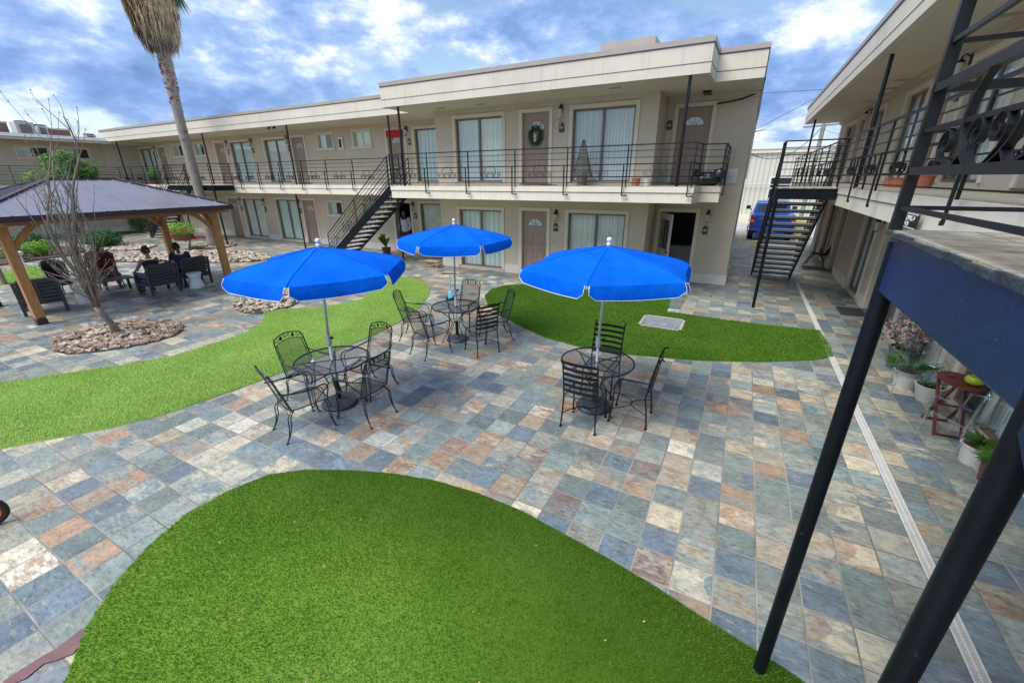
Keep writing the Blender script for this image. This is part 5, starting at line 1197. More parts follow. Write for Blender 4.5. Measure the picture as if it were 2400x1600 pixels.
def sit(armsL=((-.26,.04,.72),(-.20,.28,.66)),armsR=((.26,.04,.72),(.20,.28,.66)),knee=.48,fx=.10,head=(0,.03,1.23),lean=0):
    return dict(hipL=(-.10,-.10,.52),hipR=(.10,-.10,.52),shL=(-.18,-.20+lean,.99),shR=(.18,-.20+lean,.99),elL=armsL[0],wrL=armsL[1],elR=armsR[0],wrR=armsR[1],knL=(-fx-.03,.32,knee+.05),knR=(fx+.03,.32,knee+.05),anL=(-fx-.02,.38,.09),anR=(fx+.02,.36,.09),toL=(-fx-.03,.52,.05),toR=(fx+.03,.50,.05),head=(head[0],-.17+lean+head[1],head[2]))
person('seated woman in a black sleeveless top with a high black bun, seen from behind',(-14.88,5.62,0),R(92),sit(),MT['skin'],[('tank_top',MT['clothblack'],'tank'),('jeans',MT['clothblue'],'pants'),('shoes',MT['clothblack'],'shoes')],MT['hair'],(0,-.06,.12))
person('seated person in a navy shirt on the right lounge chair, black hair',(-15.15,6.60,0),R(70),sit(armsL=((-.28,.0,.76),(-.42,.22,.80)),lean=.06,head=(-.03,.05,1.19)),MT['skin2'],[('shirt',MT['clothnavy'],'shirt'),('trousers',MT['clothnavy'],'pants'),('shoes',MT['clothblack'],'shoes')],MT['hair'])
person('seated person with maroon hair and brown trousers behind the bare tree',(-17.0,5.35,0),R(-100),sit(lean=.05,fx=.14),MT['skin2'],[('top',MT['clothmaroon'],'shirt'),('trousers',MT['clothbrown'],'pants'),('shoes',MT['clothmaroon'],'shoes')],MT['hairred'],(0,-.05,.09))
stand=dict(hipL=(-.09,0,.90),hipR=(.09,0,.90),shL=(-.18,0,1.42),shR=(.18,0,1.42),elL=(-.24,.0,1.14),wrL=(-.20,.14,.90),elR=(.24,.0,1.14),wrR=(.20,.14,.90),knL=(-.10,.01,.48),knR=(.10,.01,.48),anL=(-.10,-.02,.09),anR=(.10,-.02,.09),toL=(-.12,.13,.05),toR=(.12,.13,.05),head=(0,.04,1.64))
person('person in a white long-sleeved shirt standing in the dark doorway under the stairs',(-13.22,14.72,0.03),R(-150),stand,MT['skin2'],[('shirt',MT['clothwhite'],'longshirt'),('trousers',MT['clothmaroon'],'pants'),('shoes',MT['clothblack'],'shoes')],MT['hair'])
# ---------------------------------------------------------------- trees and plants
def baretree():
    t=thing('bare_tree','leafless grey crape myrtle with many upright stems in a ring of brown rocks','tree',(-11.5,3.46,0)); rr=random.Random(11)
    tr=MB(); tr.tube([(0,0,-.02),(-.02,-.05,.22),(-.05,-.12,.48),(-.06,-.16,.64)],[.085,.066,.06,.062],10); trunk=tr.build('trunk',MT['bark'],t,smooth=True)
    br=MB(); tw=MB()
    def grow(p,d,L,r,lev):
        L=min(L,max(.15,(4.55-p[2]))) if d[2]>.3 else L
        p=Vector(p); d=Vector(d).normalized(); pts=[p.copy()]; rs=[r]; n=max(3,int(L/.22)); q=p.copy(); dd=d.copy()
        for i in range(n):
            dd=(dd+Vector((rr.uniform(-.17,.17),rr.uniform(-.17,.17),rr.uniform(-.03,.12)))).normalized(); dd.z-=.0; dd.x-=.16*q.x; dd.y-=.16*(q.y+.16); q=q+dd*L/n; pts.append(q.copy()); rs.append(r*(1-.62*(i+1)/n))
            if lev<3 and i>0 and rr.random()<(.62 if lev==0 else .5):
                a=rr.uniform(0,2*PI); sd=Vector((cos(a),sin(a),rr.uniform(.5,1.4))); 
                grow(q,(dd*.8+sd*.5),L*rr.uniform(.18,.36)*(1.0 if lev else 1.0),rs[-1]*rr.uniform(.4,.62),lev+1)
        (br if lev==0 else tw).tube(pts,[max(x,.0035) for x in rs],6 if lev==0 else 4)
        if rs[-1]<.02 and rr.random()<.8 and lev<3 and True: tw.blob(tuple(q),.012,5,4)
    b0=(-.06,-.16,.62)
    stems=[((-.30,-.35,.45),.10),((.18,-.05,.9),.12),((-.35,.10,1.0),.10),((.05,.25,1.0),.09)]
    for k in range(14):
        a=2*PI*k/14+rr.uniform(-.2,.2); sp=rr.uniform(.05,.24); L=rr.uniform(1.6,2.9); 
        st_=Vector(b0)+Vector((cos(a)*.05,sin(a)*.05,rr.uniform(0,.10)))
        grow(st_,(cos(a)*sp,sin(a)*sp,1),L,rr.uniform(.014,.024),0)
    grow(b0,(-.05,-.03,1),3.7,.034,0); grow(b0,(-.10,-.10,1),3.3,.03,0); grow(b0,(.1,.16,1),3.1,.028,0)
    for k in range(20):
        a=2*PI*k/20; grow(Vector(b0)+Vector((0,0,rr.uniform(.1,.7))),(cos(a),sin(a),rr.uniform(.35,1.1)),rr.uniform(.5,1.1),.013,1)
    br.build('branches',MT['bark'],t,smooth=True); tw.build('twigs',MT['bark'],t)
    return t
baretree()
def palm():
    t=thing('palm_tree','tall fan palm with a shaggy skirt of dead fronds','tree',(-23.3,11.75,0)); rr=random.Random(4)
    m=MB(); pts=[];rs=[]
    for i in range(63):
        z=i*.135; pts.append((-.03*sin(z*.5),.02*sin(z*.9),z)); rs.append((.30-.2*z if z<.4 else (.215-.004*z if z<5.8 else .19+.03*(z-5.8)))*(1+.03*sin(i*2.3)+rr.uniform(-.02,.02)))
    m.tube(pts,rs,16); m.build('trunk',MT['palmbark'],t,smooth=True)
    m=MB()
    for k in range(150):   # old leaf boots on the upper trunk
        z=rr.choice((rr.uniform(6.0,8.3),rr.uniform(6.8,8.4),rr.uniform(6.8,8.4),rr.uniform(4.2,5.2) if rr.random()<.2 else rr.uniform(7,8.4))); a=rr.uniform(0,2*PI); r0=.19+.03*max(0,z-5.8)/2; d=Vector((cos(a),sin(a),0))
        p=d*r0+Vector((0,0,z)); m.bar(p,p+d*.05+Vector((0,0,rr.uniform(-.05,.12))),.10,.025)
    tag(m.build('leaf_boots',MT['terraroof'],t),kind='stuff')
    def skirt(n,zlo,zhi,name,mat,rlo,rhi):
        m=MB()
        for k in range(n):
            a=rr.uniform(0,2*PI); z=rr.uniform(zlo,zhi); f=(z-zlo)/(zhi-zlo); rad=rlo+(rhi-rlo)*f
            d=Vector((cos(a),sin(a),0)); sd=Vector((-sin(a),cos(a),0)); L=rr.uniform(.5,1.15)
            top=d*(rad*rr.uniform(.75,1.0))+Vector((0,0,z+.25)); 
            w=rr.uniform(.012,.035); tip=top+Vector((0,0,-L))+d*rr.uniform(-.22,.16)+sd*rr.uniform(-.16,.16); mid=(top+tip)/2+d*rr.uniform(.0,.14)
            tw=sd*cos(rr.uniform(-.9,.9))+d*.4
            m.add([top-tw*w*.6,top+tw*w*.6,mid+tw*w,mid-tw*w,tip],[(0,1,2,3),(3,2,4)])
        return m.build(name,mat,t)
    m=MB(); m.lathe([(.22,8.3),(.32,8.5),(.45,8.9),(.62,9.6),(.62,10.6),(.5,11.3),(.2,11.6)],(0,0,0),18); m.build('skirt_core',MT['thatchgrey'],t)
    skirt(2800,8.75,9.8,'dead_fronds',MT['thatchgrey'],.48,.80); skirt(5000,9.1,11.3,'dead_fronds',MT['thatch'],.66,1.0)
    m=MB()
    for k in range(46):
        a=2*PI*k/46+rr.uniform(-.1,.1); e=rr.uniform(.25,1.2); d=Vector((cos(a)*cos(e),sin(a)*cos(e),sin(e))); b=Vector((0,0,11.6)); c=b+d*1.3; m.tube([b,c],[.02,.014],4)
        sd=Vector((-sin(a),cos(a),0)); up=d.cross(sd)
        for j in range(18):
            th=-1.25+2.5*j/17; dd=(d*cos(th)+sd*sin(th)); Lf=rr.uniform(.75,1.0); p1=c+dd*Lf*.6; p2=c+dd*Lf+Vector((0,0,-.28)); m.add([c-up*.01,p1+up.cross(dd)*.03,p2,p1-up.cross(dd)*.03],[(0,1,2,3)])
    m.tube([(0,0,11.3),(1.6,-.2,10.9),(2.5,-.3,10.2)],[.015,.012,.008],4)
    for j in range(14): m.add([(2.5,-.3,10.25),(2.5+.02*j,-.34,9.8),(2.52+.05*j-.2,-.3+.02*j,9.15-.04*(j%4)),(2.54+.02*j,-.3,9.8)],[(0,1,2,3)])
    m.build('fronds',MT['frond'],t)
palm()
def leafball(m,c,R3,n,ls,rr,up=.2):
    for k in range(n):
        a=rr.uniform(0,2*PI); ct=rr.uniform(-1,1); st_=math.sqrt(1-ct*ct); f=rr.uniform(.62,1.06)
        d=Vector((st_*cos(a),st_*sin(a),ct)); lump=1+.16*sin(5*a+ct*4)+.10*sin(9*a-6*ct)
        p=Vector(c)+Vector((d.x*R3[0],d.y*R3[1],d.z*R3[2]))*f*lump
        q=Vector((rr.uniform(-1,1),rr.uniform(-1,1),rr.uniform(-.3,1)))*.8+d; q.normalize(); s=q.orthogonal().normalized(); s2=q.cross(s); L=ls*rr.uniform(.6,1.3)
        th=rr.uniform(0,PI*2); u=s*cos(th)+s2*sin(th); v=q.cross(u)
        m.add([p-u*L*.5,p+v*L*.28,p+u*L*.5,p-v*L*.28],[(0,1,2,3)])
def shrub(label,loc,r,h,mat,n=900,ls=.07,seed=1,name='shrub'):
    t=thing(name,label,'shrub',loc); rr=random.Random(seed)
    m=MB(); [m.tube([(0,0,0),(rr.uniform(-.5,.5)*r*.6,rr.uniform(-.5,.5)*r*.6,h*.6)],[.02,.008],5) for _ in range(6)]; m.build('stem',MT['bark'],t)
    m=MB(); leafball(m,(0,0,h*.52),(r,r,h*.5),n,ls,rr); m.build('foliage',mat,t)
shrub('dark rounded clipped shrub at the left of the mulch bed',(-29.4,7.0,.05),.55,.8,MT['leafdark'],2200,.085,1)
shrub('bright lime-green rounded shrub in the mulch bed, the lightest one',(-26.9,6.55,.05),.52,.62,MT['leafbright'],2200,.085,2)
shrub('low green shrub partly behind the near gazebo post',(-26.3,5.65,.05),.38,.5,MT['leaf'],1300,.07,3)
shrub('small green shrub at the left edge of the picture, in the mulch bed',(-27.6,5.2,.05),.4,.5,MT['leafbright'],1000,.07,4)
shrub('dark spreading shrub on the island bed behind the bare tree',(-27.6,9.0,.05),.7,.75,MT['leafdark'],3200,.10,5)
shrub('upright leafy shrub against the far left building wall',(-34.6,13.3,0),.55,1.35,MT['leaf'],1100,.10,6)
def tree(label,loc,h,rad,mat,seed,n=6000,ls=.12,lo=.45):
    t=thing('leafy_tree',label,'tree',loc); rr=random.Random(seed)
    m=MB(); m.tube([(0,0,0),(.05,0,h*.3),(0,.05,h*.55)],[.14,.10,.07],8)
    for k in range(9): a=2*PI*k/9; m.tube([(0,0,h*.4),(cos(a)*rad*.35,sin(a)*rad*.35,h*.6),(cos(a)*rad*.7,sin(a)*rad*.7,h*rr.uniform(.6,.85))],[.06,.035,.012],5)
    m.build('trunk',MT['bark'],t); m=MB()
    for k in range(16):
        a=rr.uniform(0,2*PI); q=rr.uniform(.15,.72)*rad; z=h*rr.uniform(lo+.12,.88); s=rad*rr.uniform(.28,.45); leafball(m,(cos(a)*q,sin(a)*q,z),(s,s,s*.75),n//16,ls,rr)
    m.build('crown',mat,t)
tree('bushy bright green tree standing behind the gazebo roof',(-29.2,8.9,.05),4.6,1.35,MT['leaftree'],8,9000,.16,.52)
def ftree(label,loc,h,rad,seed): tree(label,loc,h,rad,MT['leafdark'],seed,1500,.35)
ftree('distant dark tree just showing above the far left roof',(-62,24,0),8.0,2.0,21); ftree('second distant dark tree above the far left roof, nearer the long wing',(-60,27,0),7.6,1.6,22)
# second bare tree at the very left edge
t=thing('bare_tree','bare brown twiggy tree cut by the left edge of the picture','tree',(-20.6,3.95,0)); rr=random.Random(31)
m=MB()
for k in range(26):
    a=rr.uniform(0,2*PI); s=rr.uniform(.05,.28); p=Vector((0,0,.8)); d=Vector((cos(a)*s,sin(a)*s,1)); pts=[p]
    for i in range(6): d=(d+Vector((rr.uniform(-.2,.2),rr.uniform(-.2,.2),0))).normalized(); p=p+d*.45; pts.append(p); 
    m.tube(pts,[.02,.016,.013,.01,.008,.006,.004],4)
m.build('branches',MT['clothbrown'],t); m=MB(); m.tube([(0,0,0),(0,0,.85)],[.07,.05],7); m.build('trunk',MT['bark'],t)
def pot(label,loc,r,h,pm,plant,pmk,seed=1,cat='plant pot',name='potted_plant',n=300,pr=.3,ph=.35,ls=.07,flare=1.25):
    t=thing(name,label,cat,loc); rr=random.Random(seed)
    m=MB(); m.lathe([(r/flare,0),(r*.95,h*.8),(r,h),(r*1.06,h*1.0),(r*1.06,h*1.06),(r*.92,h*1.06),(r*.9,h*.9)],(0,0,0),20); m.build('pot',pm,t,smooth=False)
    m=MB(); m.lathe([(r*.9,h*.9),(.01,h*.92)],(0,0,0),14); m.build('soil',MT['soil'],t)
    if plant=='ball': m=MB(); leafball(m,(0,0,h+ph*.45),(pr,pr,ph*.55),n,ls,rr); m.build('foliage',pmk,t)
    if plant=='blade':
        m=MB()
        for k in range(n):
            a=rr.uniform(0,2*PI); L=ph*rr.uniform(.6,1.1); d=Vector((cos(a),sin(a),0)); sd=Vector((-sin(a),cos(a),0)); b=Vector((0,0,h)); p1=b+d*pr*.3+Vector((0,0,L*.7)); p2=b+d*pr+Vector((0,0,L*rr.uniform(.5,1.0))); w=ls
            m.add([b-sd*w*.3,b+sd*w*.3,p1+sd*w,p2,p1-sd*w],[(0,1,2,3,4)])
        m.build('leaves',pmk,t)
    return t
p=pot('large pink and white flowering shrub in a dark pot beside the clear chairs',(2.85,8.85,0),.22,.36,MT['potblue'],'ball',MT['leafdark'],1,n=500,pr=.36,ph=.65,ls=.06)
rr=random.Random(9); m=MB(); leafball(m,(0,0,.70),(.36,.34,.34),800,.055,rr); m.build('blossoms',MT['pink'],p)
pot('low grey pot with trailing leaves between the pink shrub and the white pot',(2.72,8.05,0),.17,.26,MT['potwhite'],'blade',MT['leaf'],2,n=22,pr=.34,ph=.24,ls=.05)
pot('round white pot of green herbs in front of the red folding table',(2.86,7.62,0),.17,.24,MT['potwhite'],'ball',MT['leaf'],3,n=260,pr=.16,ph=.2,ls=.05,flare=1.6)
pot('pale pot of spiky grass at the lower right, beside the thick near post',(2.84,5.98,0),.15,.22,MT['potwhite'],'blade',MT['leaf'],4,n=34,pr=.17,ph=.16,ls=.012)
pot('dark red pot with striped spider leaves, half behind the thick near post',(2.84,5.62,0),.10,.22,MT['redpot'],'blade',MT['leaf'],5,n=34,pr=.22,ph=.14,ls=.012)
pot('young banana plant in a reddish pot under the stairs',(-13.55,13.75,0),.19,.28,MT['redpot'],'blade',MT['leaf'],6,n=7,pr=.36,ph=.85,ls=.07)
pot('terracotta bowl of soil on the right building upper walkway',(2.62,11.0,2.885),.22,.17,MT['terracotta'],'none',None,7)
pot('small red clay pot beside the terracotta bowl on the right upper walkway',(2.62,11.75,2.885),.11,.16,MT['terracotta'],'none',None,8)
pot('second clay pot standing behind the bowl on the right upper walkway',(2.75,10.3,2.885),.14,.2,MT['terracotta'],'none',None,18)
pot('short square terracotta pot on the upper walkway near the end door',(-2.62,12.0,2.885),.12,.18,MT['terracotta'],'none',None,9)
pot('pale pot standing next to the square terracotta pot on the upper walkway',(-2.33,12.05,2.885),.11,.17,MT['potwhite'],'none',None,10)
pot('yellow-green potted plant on the far corner of the upper walkway',(-31.3,13.5,2.885),.22,.3,MT['redpot'],'blade',MT['leafbright'],11,n=20,pr=.25,ph=.6,ls=.05)
fp=pot('hanging-style bowl planter with red flowers behind the back gazebo post',(-23.3,10.5,0),.45,.26,MT['clothbrown'],'ball',MT['leafbright'],12,n=800,pr=.62,ph=.55,ls=.10)
fp.location=(-23.3,10.5,.45); m=MB()
for k in range(3): a=2*PI*k/3; m.tube([(.5*cos(a),.5*sin(a),.02),(.3*cos(a),.3*sin(a),-.45)],.02,5)
m.build('stand',MT['iron'],fp); 
for c in ((-.3,-.5,.62),(.4,.4,.1),(.2,-.6,.3),(.45,-.2,.5)): m=MB(); leafball(m,c,(.16,.16,.12),60,.09,rr); m.build('flower',MT['redflower'],fp)
# decorative metal tree on the balcony
t=thing('metal_tree_ornament','cone-shaped openwork metal tree in a bucket in front of the right upper sliding door','ornament',(-4.28,12.45,2.885))
m=MB(); m.lathe([(.13,0),(.17,.27),(.18,.28),(.16,.28)],(0,0,0),18); m.build('bucket',MT['alu'],t)
m=MB(); rows=11
for i in range(rows):
    z=.30+i*.085; r=.26*(1-i/rows)+.015; k=max(4,int(2*PI*r/.075))
    for j in range(k):
        a=2*PI*(j+.5*(i%2))/k; c=Vector((r*cos(a),r*sin(a),z)); d=Vector((-sin(a),cos(a),0)); n=8
        m.tube([c+d*.032*cos(2*PI*q/n)+Vector((cos(a)*-.012*sin(2*PI*q/n),sin(a)*-.012*sin(2*PI*q/n),.05*sin(2*PI*q/n))) for q in range(n)],.006,4,closed=True)
m.tube([(0,0,.27),(0,0,1.24)],.01,5); m.build('wire_cone',MT['bronzewire'],t)
# wreath and lamp bow
t=thing('door_wreath','round green wreath hanging on the upper door with a pale figure in its centre','wreath',(-5.97,12.86,4.30))
m=MB(); rr=random.Random(5)
for k in range(900):
    a=rr.uniform(0,2*PI); r=.19+rr.gauss(0,.045); p=Vector((r*cos(a),rr.uniform(-.07,0),r*sin(a)*1.15)); d=Vector((cos(a+rr.uniform(-1,1)),rr.uniform(-.6,.1),sin(a+rr.uniform(-1,1)))).normalized()*.05; s=d.orthogonal().normalized()*.011; m.add([p-d*.5,p+s,p+d*.5,p-s],[(0,1,2,3)])
m.build('foliage',MT['leafdark'],t); m=MB(); m.blob((0,-.05,-.02),.045,8,6,(1,.5,1.2)); m.blob((0,-.05,-.12),.05,8,6,(1,.5,1)); m.blob((-.03,-.05,.05),.02,6,5,(.6,.5,2)); m.blob((.03,-.05,.05),.02,6,5,(.6,.5,2)); m.build('centre_figure',MT['potwhite'],t)
t=thing('lamp_bow','pale pink ribbon bow and ring hung from the wall lamp beside the wreath door','ribbon',(-5.17,12.63,4.62))
m=MB(); n=14; m.tube([(.10*cos(2*PI*i/n),0,-.06+.13*sin(2*PI*i/n)) for i in range(n)],.014,5,closed=True); m.build('ring',MT['pink'],t)
m=MB(); m.blob((-.07,0,.15),.05,7,5,(1.2,.5,.7),.1); m.blob((.05,0,.13),.05,7,5,(1.2,.5,.8),.1); m.bar((-.03,0,.1),(-.06,0,-.3),.03,.006); m.bar((.0,0,.1),(.02,0,-.28),.03,.006); m.build('bow',MT['potwhite'],t)
# bin bag
t=thing('rubbish_bag','shiny black rubbish bag slumped at the end of the upper walkway','rubbish bag',(-.95,12.55,2.885)); rr=random.Random(6)
m=MB(); m.blob((0,0,.16),.3,22,14,(1.35,.85,.6),.10,rr); m.blob((.28,0,.26),.16,12,9,(1,.9,.9),.14,rr); m.tube([(.3,0,.38),(.34,0,.44)],[.03,.06],7); o=m.build('bag',MT['bag'],t,smooth=True)
d=o.modifiers.new('Sub','SUBSURF'); d.levels=1; d.render_levels=1
# scooter
t=thing('kick_scooter','light blue kick scooter standing beyond the middle umbrella table','scooter',(-6.75,9.15,0),R(25))
m=MB(); m.bar((0,-.20,.07),(0,.22,.07),.10,.025); m.build('deck',MT['cyan'],t,bevel=.01)
m=MB(); m.tube([(0,-.22,.08),(0,-.17,.70)],.017,8); m.build('stem',MT['cyan'],t)
m=MB(); m.tube([(-.19,-.17,.71),(.19,-.17,.71)],.016,8); m.build('handlebar',MT['iron'],t)
m=MB(); m.hexa([(-.07,-.28,.06),(.07,-.28,.06),(.07,-.20,.06),(-.07,-.20,.06),(-.05,-.25,.22),(.05,-.25,.22),(.05,-.18,.24),(-.05,-.18,.24)]); m.build('front_shell',MT['cyan'],t,bevel=.015)
for x,y in ((-.10,-.24),(.10,-.24),(0,.24)):
    m=MB(); m.tube([(x-.018,y,.055),(x+.018,y,.055)],.055,14); m.build('wheel',MT['rubber'],t)
# child's trike wheel poking in at the left edge
t=thing('ride_on_toy','orange wheel with black tyre of a child ride-on toy at the left edge','toy',(-5.86,.37,0),R(55))
m=MB(); n=24
def ringx(m,cx,cy,cz,r,tr): m.tube([(cx+r*cos(2*PI*i/n),cy,cz+r*sin(2*PI*i/n)) for i in range(n)],tr,8,closed=True)
ringx(m,0,0,.16,.135,.026); w=m.build('tyre',MT['rubber'],t,smooth=True)
m=MB(); m.tube([(0,-.02,.16),(0,.02,.16)],.112,20); m.build('wheel_disc',MT['orange'],w)
m=MB(); m.tube([(-.1,0,.30),(-.5,.0,.34),(-.7,0,.12)],.02,7); m.box(-.62,-.2,-.08,.08,.28,.34); m.build('frame',MT['orange'],t)
for s in (-1,1):
    m=MB(); ringx(m,-.62,s*.14,.10,.075,.025); m.build('rear_wheel',MT['rubber'],t)
# folding table, gourd, clear chairs
t=thing('folding_table','small oval dark red folding table by the right wall','table',(2.78,6.75,0))
m=MB(); n=20; pts=[(.20*cos(2*PI*i/n),.30*sin(2*PI*i/n)) for i in range(n)]; m.prism(pts,.68,.70); m.build('tabletop',MT['redwood'],t,bevel=.004)
for s in (-1,1):
    m=MB(); m.bar((s*.13,-.24,0),(s*.13,.22,.68),.03,.025); m.bar((s*.115,.24,0),(s*.115,-.22,.68),.03,.025); m.build('leg',MT['redwood'],t)
for yy,zz in ((0,.34),(-.23,.02),(.23,.02)): m=MB(); m.bar((-.13,yy,zz),(.13,yy,zz),.022,.02); m.build('crossbar',MT['redwood'],t)
t=thing('lime_pot','round lime green glazed pot on the red folding table','pot',(2.86,6.66,.70)); m=MB(); m.lathe([(.04,0),(.08,.025),(.09,.065),(.07,.105),(.045,.115),(.04,.10)],(0,0,0),20); m.build('body',MT['lime'],t,smooth=True)
m=MB(); m.tube([(0,0,.12),(.0,0,.18)],.02,6); m.build('stalk',MT['thatchgrey'],t)
t=thing('small_dish','tiny pale dish at the left of the red folding table top','dish',(2.72,6.86,.70)); m=MB(); m.lathe([(.03,0),(.045,.012),(.04,.014)],(0,0,0),12); m.build('dish',MT['redpot'],t)
def ghost(label,loc,rz):
    t=thing('clear_chair',label,'chair',loc,rz,'clear acrylic armchairs'); A=MT['acrylic']; w=.25
    m=MB(); m.box(-w,w,-.22,.24,.43,.455); m.build('seat',A,t,bevel=.008)
    m=MB(); vs=[];fs=[]; n=10
    for j in range(6):
        for i in range(n+1): a=PI+PI*i/n; z=.455+.48*j/5; k=1-.10*(j/5)**2; vs.append((w*k*cos(a)*(1 if j<5 else .82),-.20+ .09*sin(a)-.03*j/5,z))
    for j in range(5):
        for i in range(n): a=j*(n+1)+i; fs.append((a,a+1,a+n+2,a+n+1))
    m.add(vs,fs); o=m.build('backrest',A,t,smooth=True); s=o.modifiers.new('Solidify','SOLIDIFY'); s.thickness=.014
    for s in (-1,1):
        m=MB(); m.tube([(s*w,-.2,.66),(s*(w+.02),.0,.66),(s*w,.18,.645),(s*w,.2,.45)],.012,8); m.build('armrest',A,t)
        for y in (-.2,.2): m=MB(); m.tube([(s*(w-.02),y,.43),(s*w,y*1.15,0)],[.022,.015],8); m.build('leg',A,t)
    return t
ghost('clear acrylic armchair behind the white pots, nearer the pink shrub',(2.62,7.45,0),R(170)); ghost('clear acrylic armchair in front of the red folding table, nearer the thick post',(2.72,6.22,0),R(35))
for lb,(x0,x1,y0,y1),z in (('black door mat on the paving below the right hand landing',(2.52,3.02,12.1,12.85),.004),('dark doormat on the upper walkway by the wreath door',(-5.6,-5.15,12.35,12.7),2.886),('grey door mat beside the folded lounger',(2.3,3.0,18.0,18.7),.004)):
    m=MB(); m.box(x0,x1,y0,y1,z,z+.014); tag(m.build('door_mat',MT['mat'],loc=((x0+x1)/2,(y0+y1)/2,z),bevel=.004),lb,'door mat')
# white cross table scraps under the middle umbrella, folded lounger at right
t=thing('low_wooden_stool','low pale wooden stool half hidden behind the middle umbrella','stool',(-9.9,12.35,0)); m=MB(); m.box(-.3,.3,-.15,.15,.22,.25); m.build('seat',MT['wood'],t,bevel=.005)
for sx in (-1,1):
    for sy in (-.1,.1): m=MB(); m.bar((sx*.25,sy,0),(sx*.25,sy,.22),.03,.03); m.build('leg',MT['wood'],t)
t=thing('black_sling_chair','black sling garden chairs stacked against the right wall behind the staircase','chair',(2.72,19.2,0),R(80))
for k in range(2):
    m=MB(); m.tube([(-.25,.3-k*.06,0),(-.25,.1-k*.06,.42),(-.25,-.28-k*.05,.40),(-.25,-.5-k*.05,1.0),(.25,-.5-k*.05,1.0),(.25,-.28-k*.05,.40),(.25,.1-k*.06,.42),(.25,.3-k*.06,0)],.014,6); m.tube([(-.25,-.35,0),(-.27,-.1,.6)],.014,6); m.tube([(.25,-.35,0),(.27,-.1,.6)],.014,6); m.build('frame',MT['iron'],t)
    m=MB(); m.add([(-.24,.1-k*.06,.42),(.24,.1-k*.06,.42),(.24,-.28-k*.05,.40),(-.24,-.28-k*.05,.40),(.24,-.5-k*.05,1.0),(-.24,-.5-k*.05,1.0)],[(0,1,2,3),(3,2,4,5)]); m.build('sling',MT['clothblack'],t)
t=thing('garden_light','small grey hooded garden light in front of the near gazebo post shrubs','garden light',(-25.35,5.6,.02)); m=MB(); m.tube([(0,0,0),(0,0,.3)],.03,8); m.build('stake',MT['acmetal'],t); m=MB(); m.lathe([(.09,.30),(.10,.42),(.05,.46)],(0,0,0),10); m.build('hood',MT['acmetal'],t)
t=thing('garden_light','small grey hooded garden light on the pale rock bed near the left umbrella','garden light',(-11.1,5.95,.02)); m=MB(); m.tube([(0,0,0),(0,0,.28)],.022,8); m.build('stake',MT['acmetal'],t); m=MB(); m.lathe([(.06,.28),(.075,.36),(.04,.39)],(0,0,0),10); m.build('hood',MT['acmetal'],t)
# building sign hanging at the right
t=thing('building_sign','small black hanging sign reading BUILDING 4 under the right walkway edge','sign',(1.745,6.62,2.60)); m=MB(); m.box(-.008,.008,-.31,.31,-.075,.085); m.build('board',MT['plaque'],t)
m=MB(); m.box(-.012,-.009,-.31,.31,.074,.085); m.box(-.012,-.009,-.31,.31,-.075,-.064); m.build('border',MT['stool'],t)
for s,z,a,sz in (('BUILDING 4',.030,0,.082),('#9-20',-.034,.03,.070)):
    textmesh(s,sz,'lettering',MT['white'],t,(1.745-.011,6.62+a,2.60+z),(R(90),0,R(-90)))
# ---------------------------------------------------------------- pickup
def pickup():
    t=thing('pickup_truck','blue pickup truck seen from behind through the staircase','truck',(1.47,25.5,0)); P=MT['truck']
    def prof(m,pts,x0,x1,tap=0):
        n=len(pts); vs=[(x0+tap*max(0,z-1.1),y,z) for y,z in pts]+[(x1-tap*max(0,z-1.1),y,z) for y,z in pts]; m.add(vs,[tuple(range(n-1,-1,-1)),tuple(range(n,2*n))]+[(i,(i+1)%n,n+(i+1)%n,n+i) for i in range(n)])
    m=MB(); prof(m,[(0,.52),(0,1.30),(1.95,1.32),(1.95,1.12),(4.1,1.14),(5.5,1.06),(5.65,.9),(5.65,.45),(4.9,.42),(.9,.42),(.1,.44)],-1.0,1.0); m.build('body',P,t,bevel=.05)
    m=MB(); prof(m,[(1.95,1.2),(2.12,1.80),(2.5,1.87),(3.3,1.86),(4.15,1.16)],-.93,.93,.22); cab=m.build('cab',P,t,bevel=.04)
    m=MB(); m.hexa([(-.70,1.93,1.33),(.70,1.93,1.33),(.70,2.02,1.33),(-.70,2.02,1.33),(-.62,2.085,1.74),(.62,2.085,1.74),(.62,2.15,1.74),(-.62,2.15,1.74)]); m.build('rear_window',MT['darkglass'],cab)
    m=MB(); m.box(-.78,.78,-.012,0,.62,1.20); tg=m.build('tailgate',P,t,bevel=.02); m=MB(); m.box(-.62,.62,-.022,-.013,1.10,1.15); m.box(-.12,.12,-.03,-.013,1.0,1.06); m.build('handle',MT['chrome'],tg)
    for s in (-1,1): m=MB(); m.box(s*.80,s*.985,-.02,.06,.78,1.22); m.build('taillight',MT['taillight'],t,bevel=.02)
    for s in (-1,1): m=MB(); m.box(s*.83,s*.95,-.026,-.021,.94,1.04); m.build('reverse_lamp',MT['lampglass'],t)
    m=MB(); m.box(-1.0,1.0,-.12,.04,.40,.60); b=m.build('bumper',P,t,bevel=.03); m=MB(); m.box(-.98,-.62,-.125,-.1,.42,.52); m.box(.62,.98,-.125,-.1,.42,.52); m.build('step',MT['iron'],b); m=MB(); m.box(-.2,.2,-.127,-.118,.47,.57); m.build('number_plate',MT['white'],b)
    for s in (-1,1):
        for y in (.95,4.75):
            m=MB(); m.tube([(s*.74,y,.38),(s*1.0,y,.38)],.38,24); w=m.build('wheel',MT['rubber'],t); m=MB(); m.tube([(s*.99,y,.38),(s*1.01,y,.38)],.24,16); m.build('rim',MT['chrome'],w)
        m=MB(); m.box(s*1.03,s*1.26,3.55,3.66,1.36,1.56); m.bar((s*.95,3.6,1.3),(s*1.1,3.6,1.42),.05,.05); m.build('mirror',MT['rubber'],t,bevel=.02)
    return t
pickup()
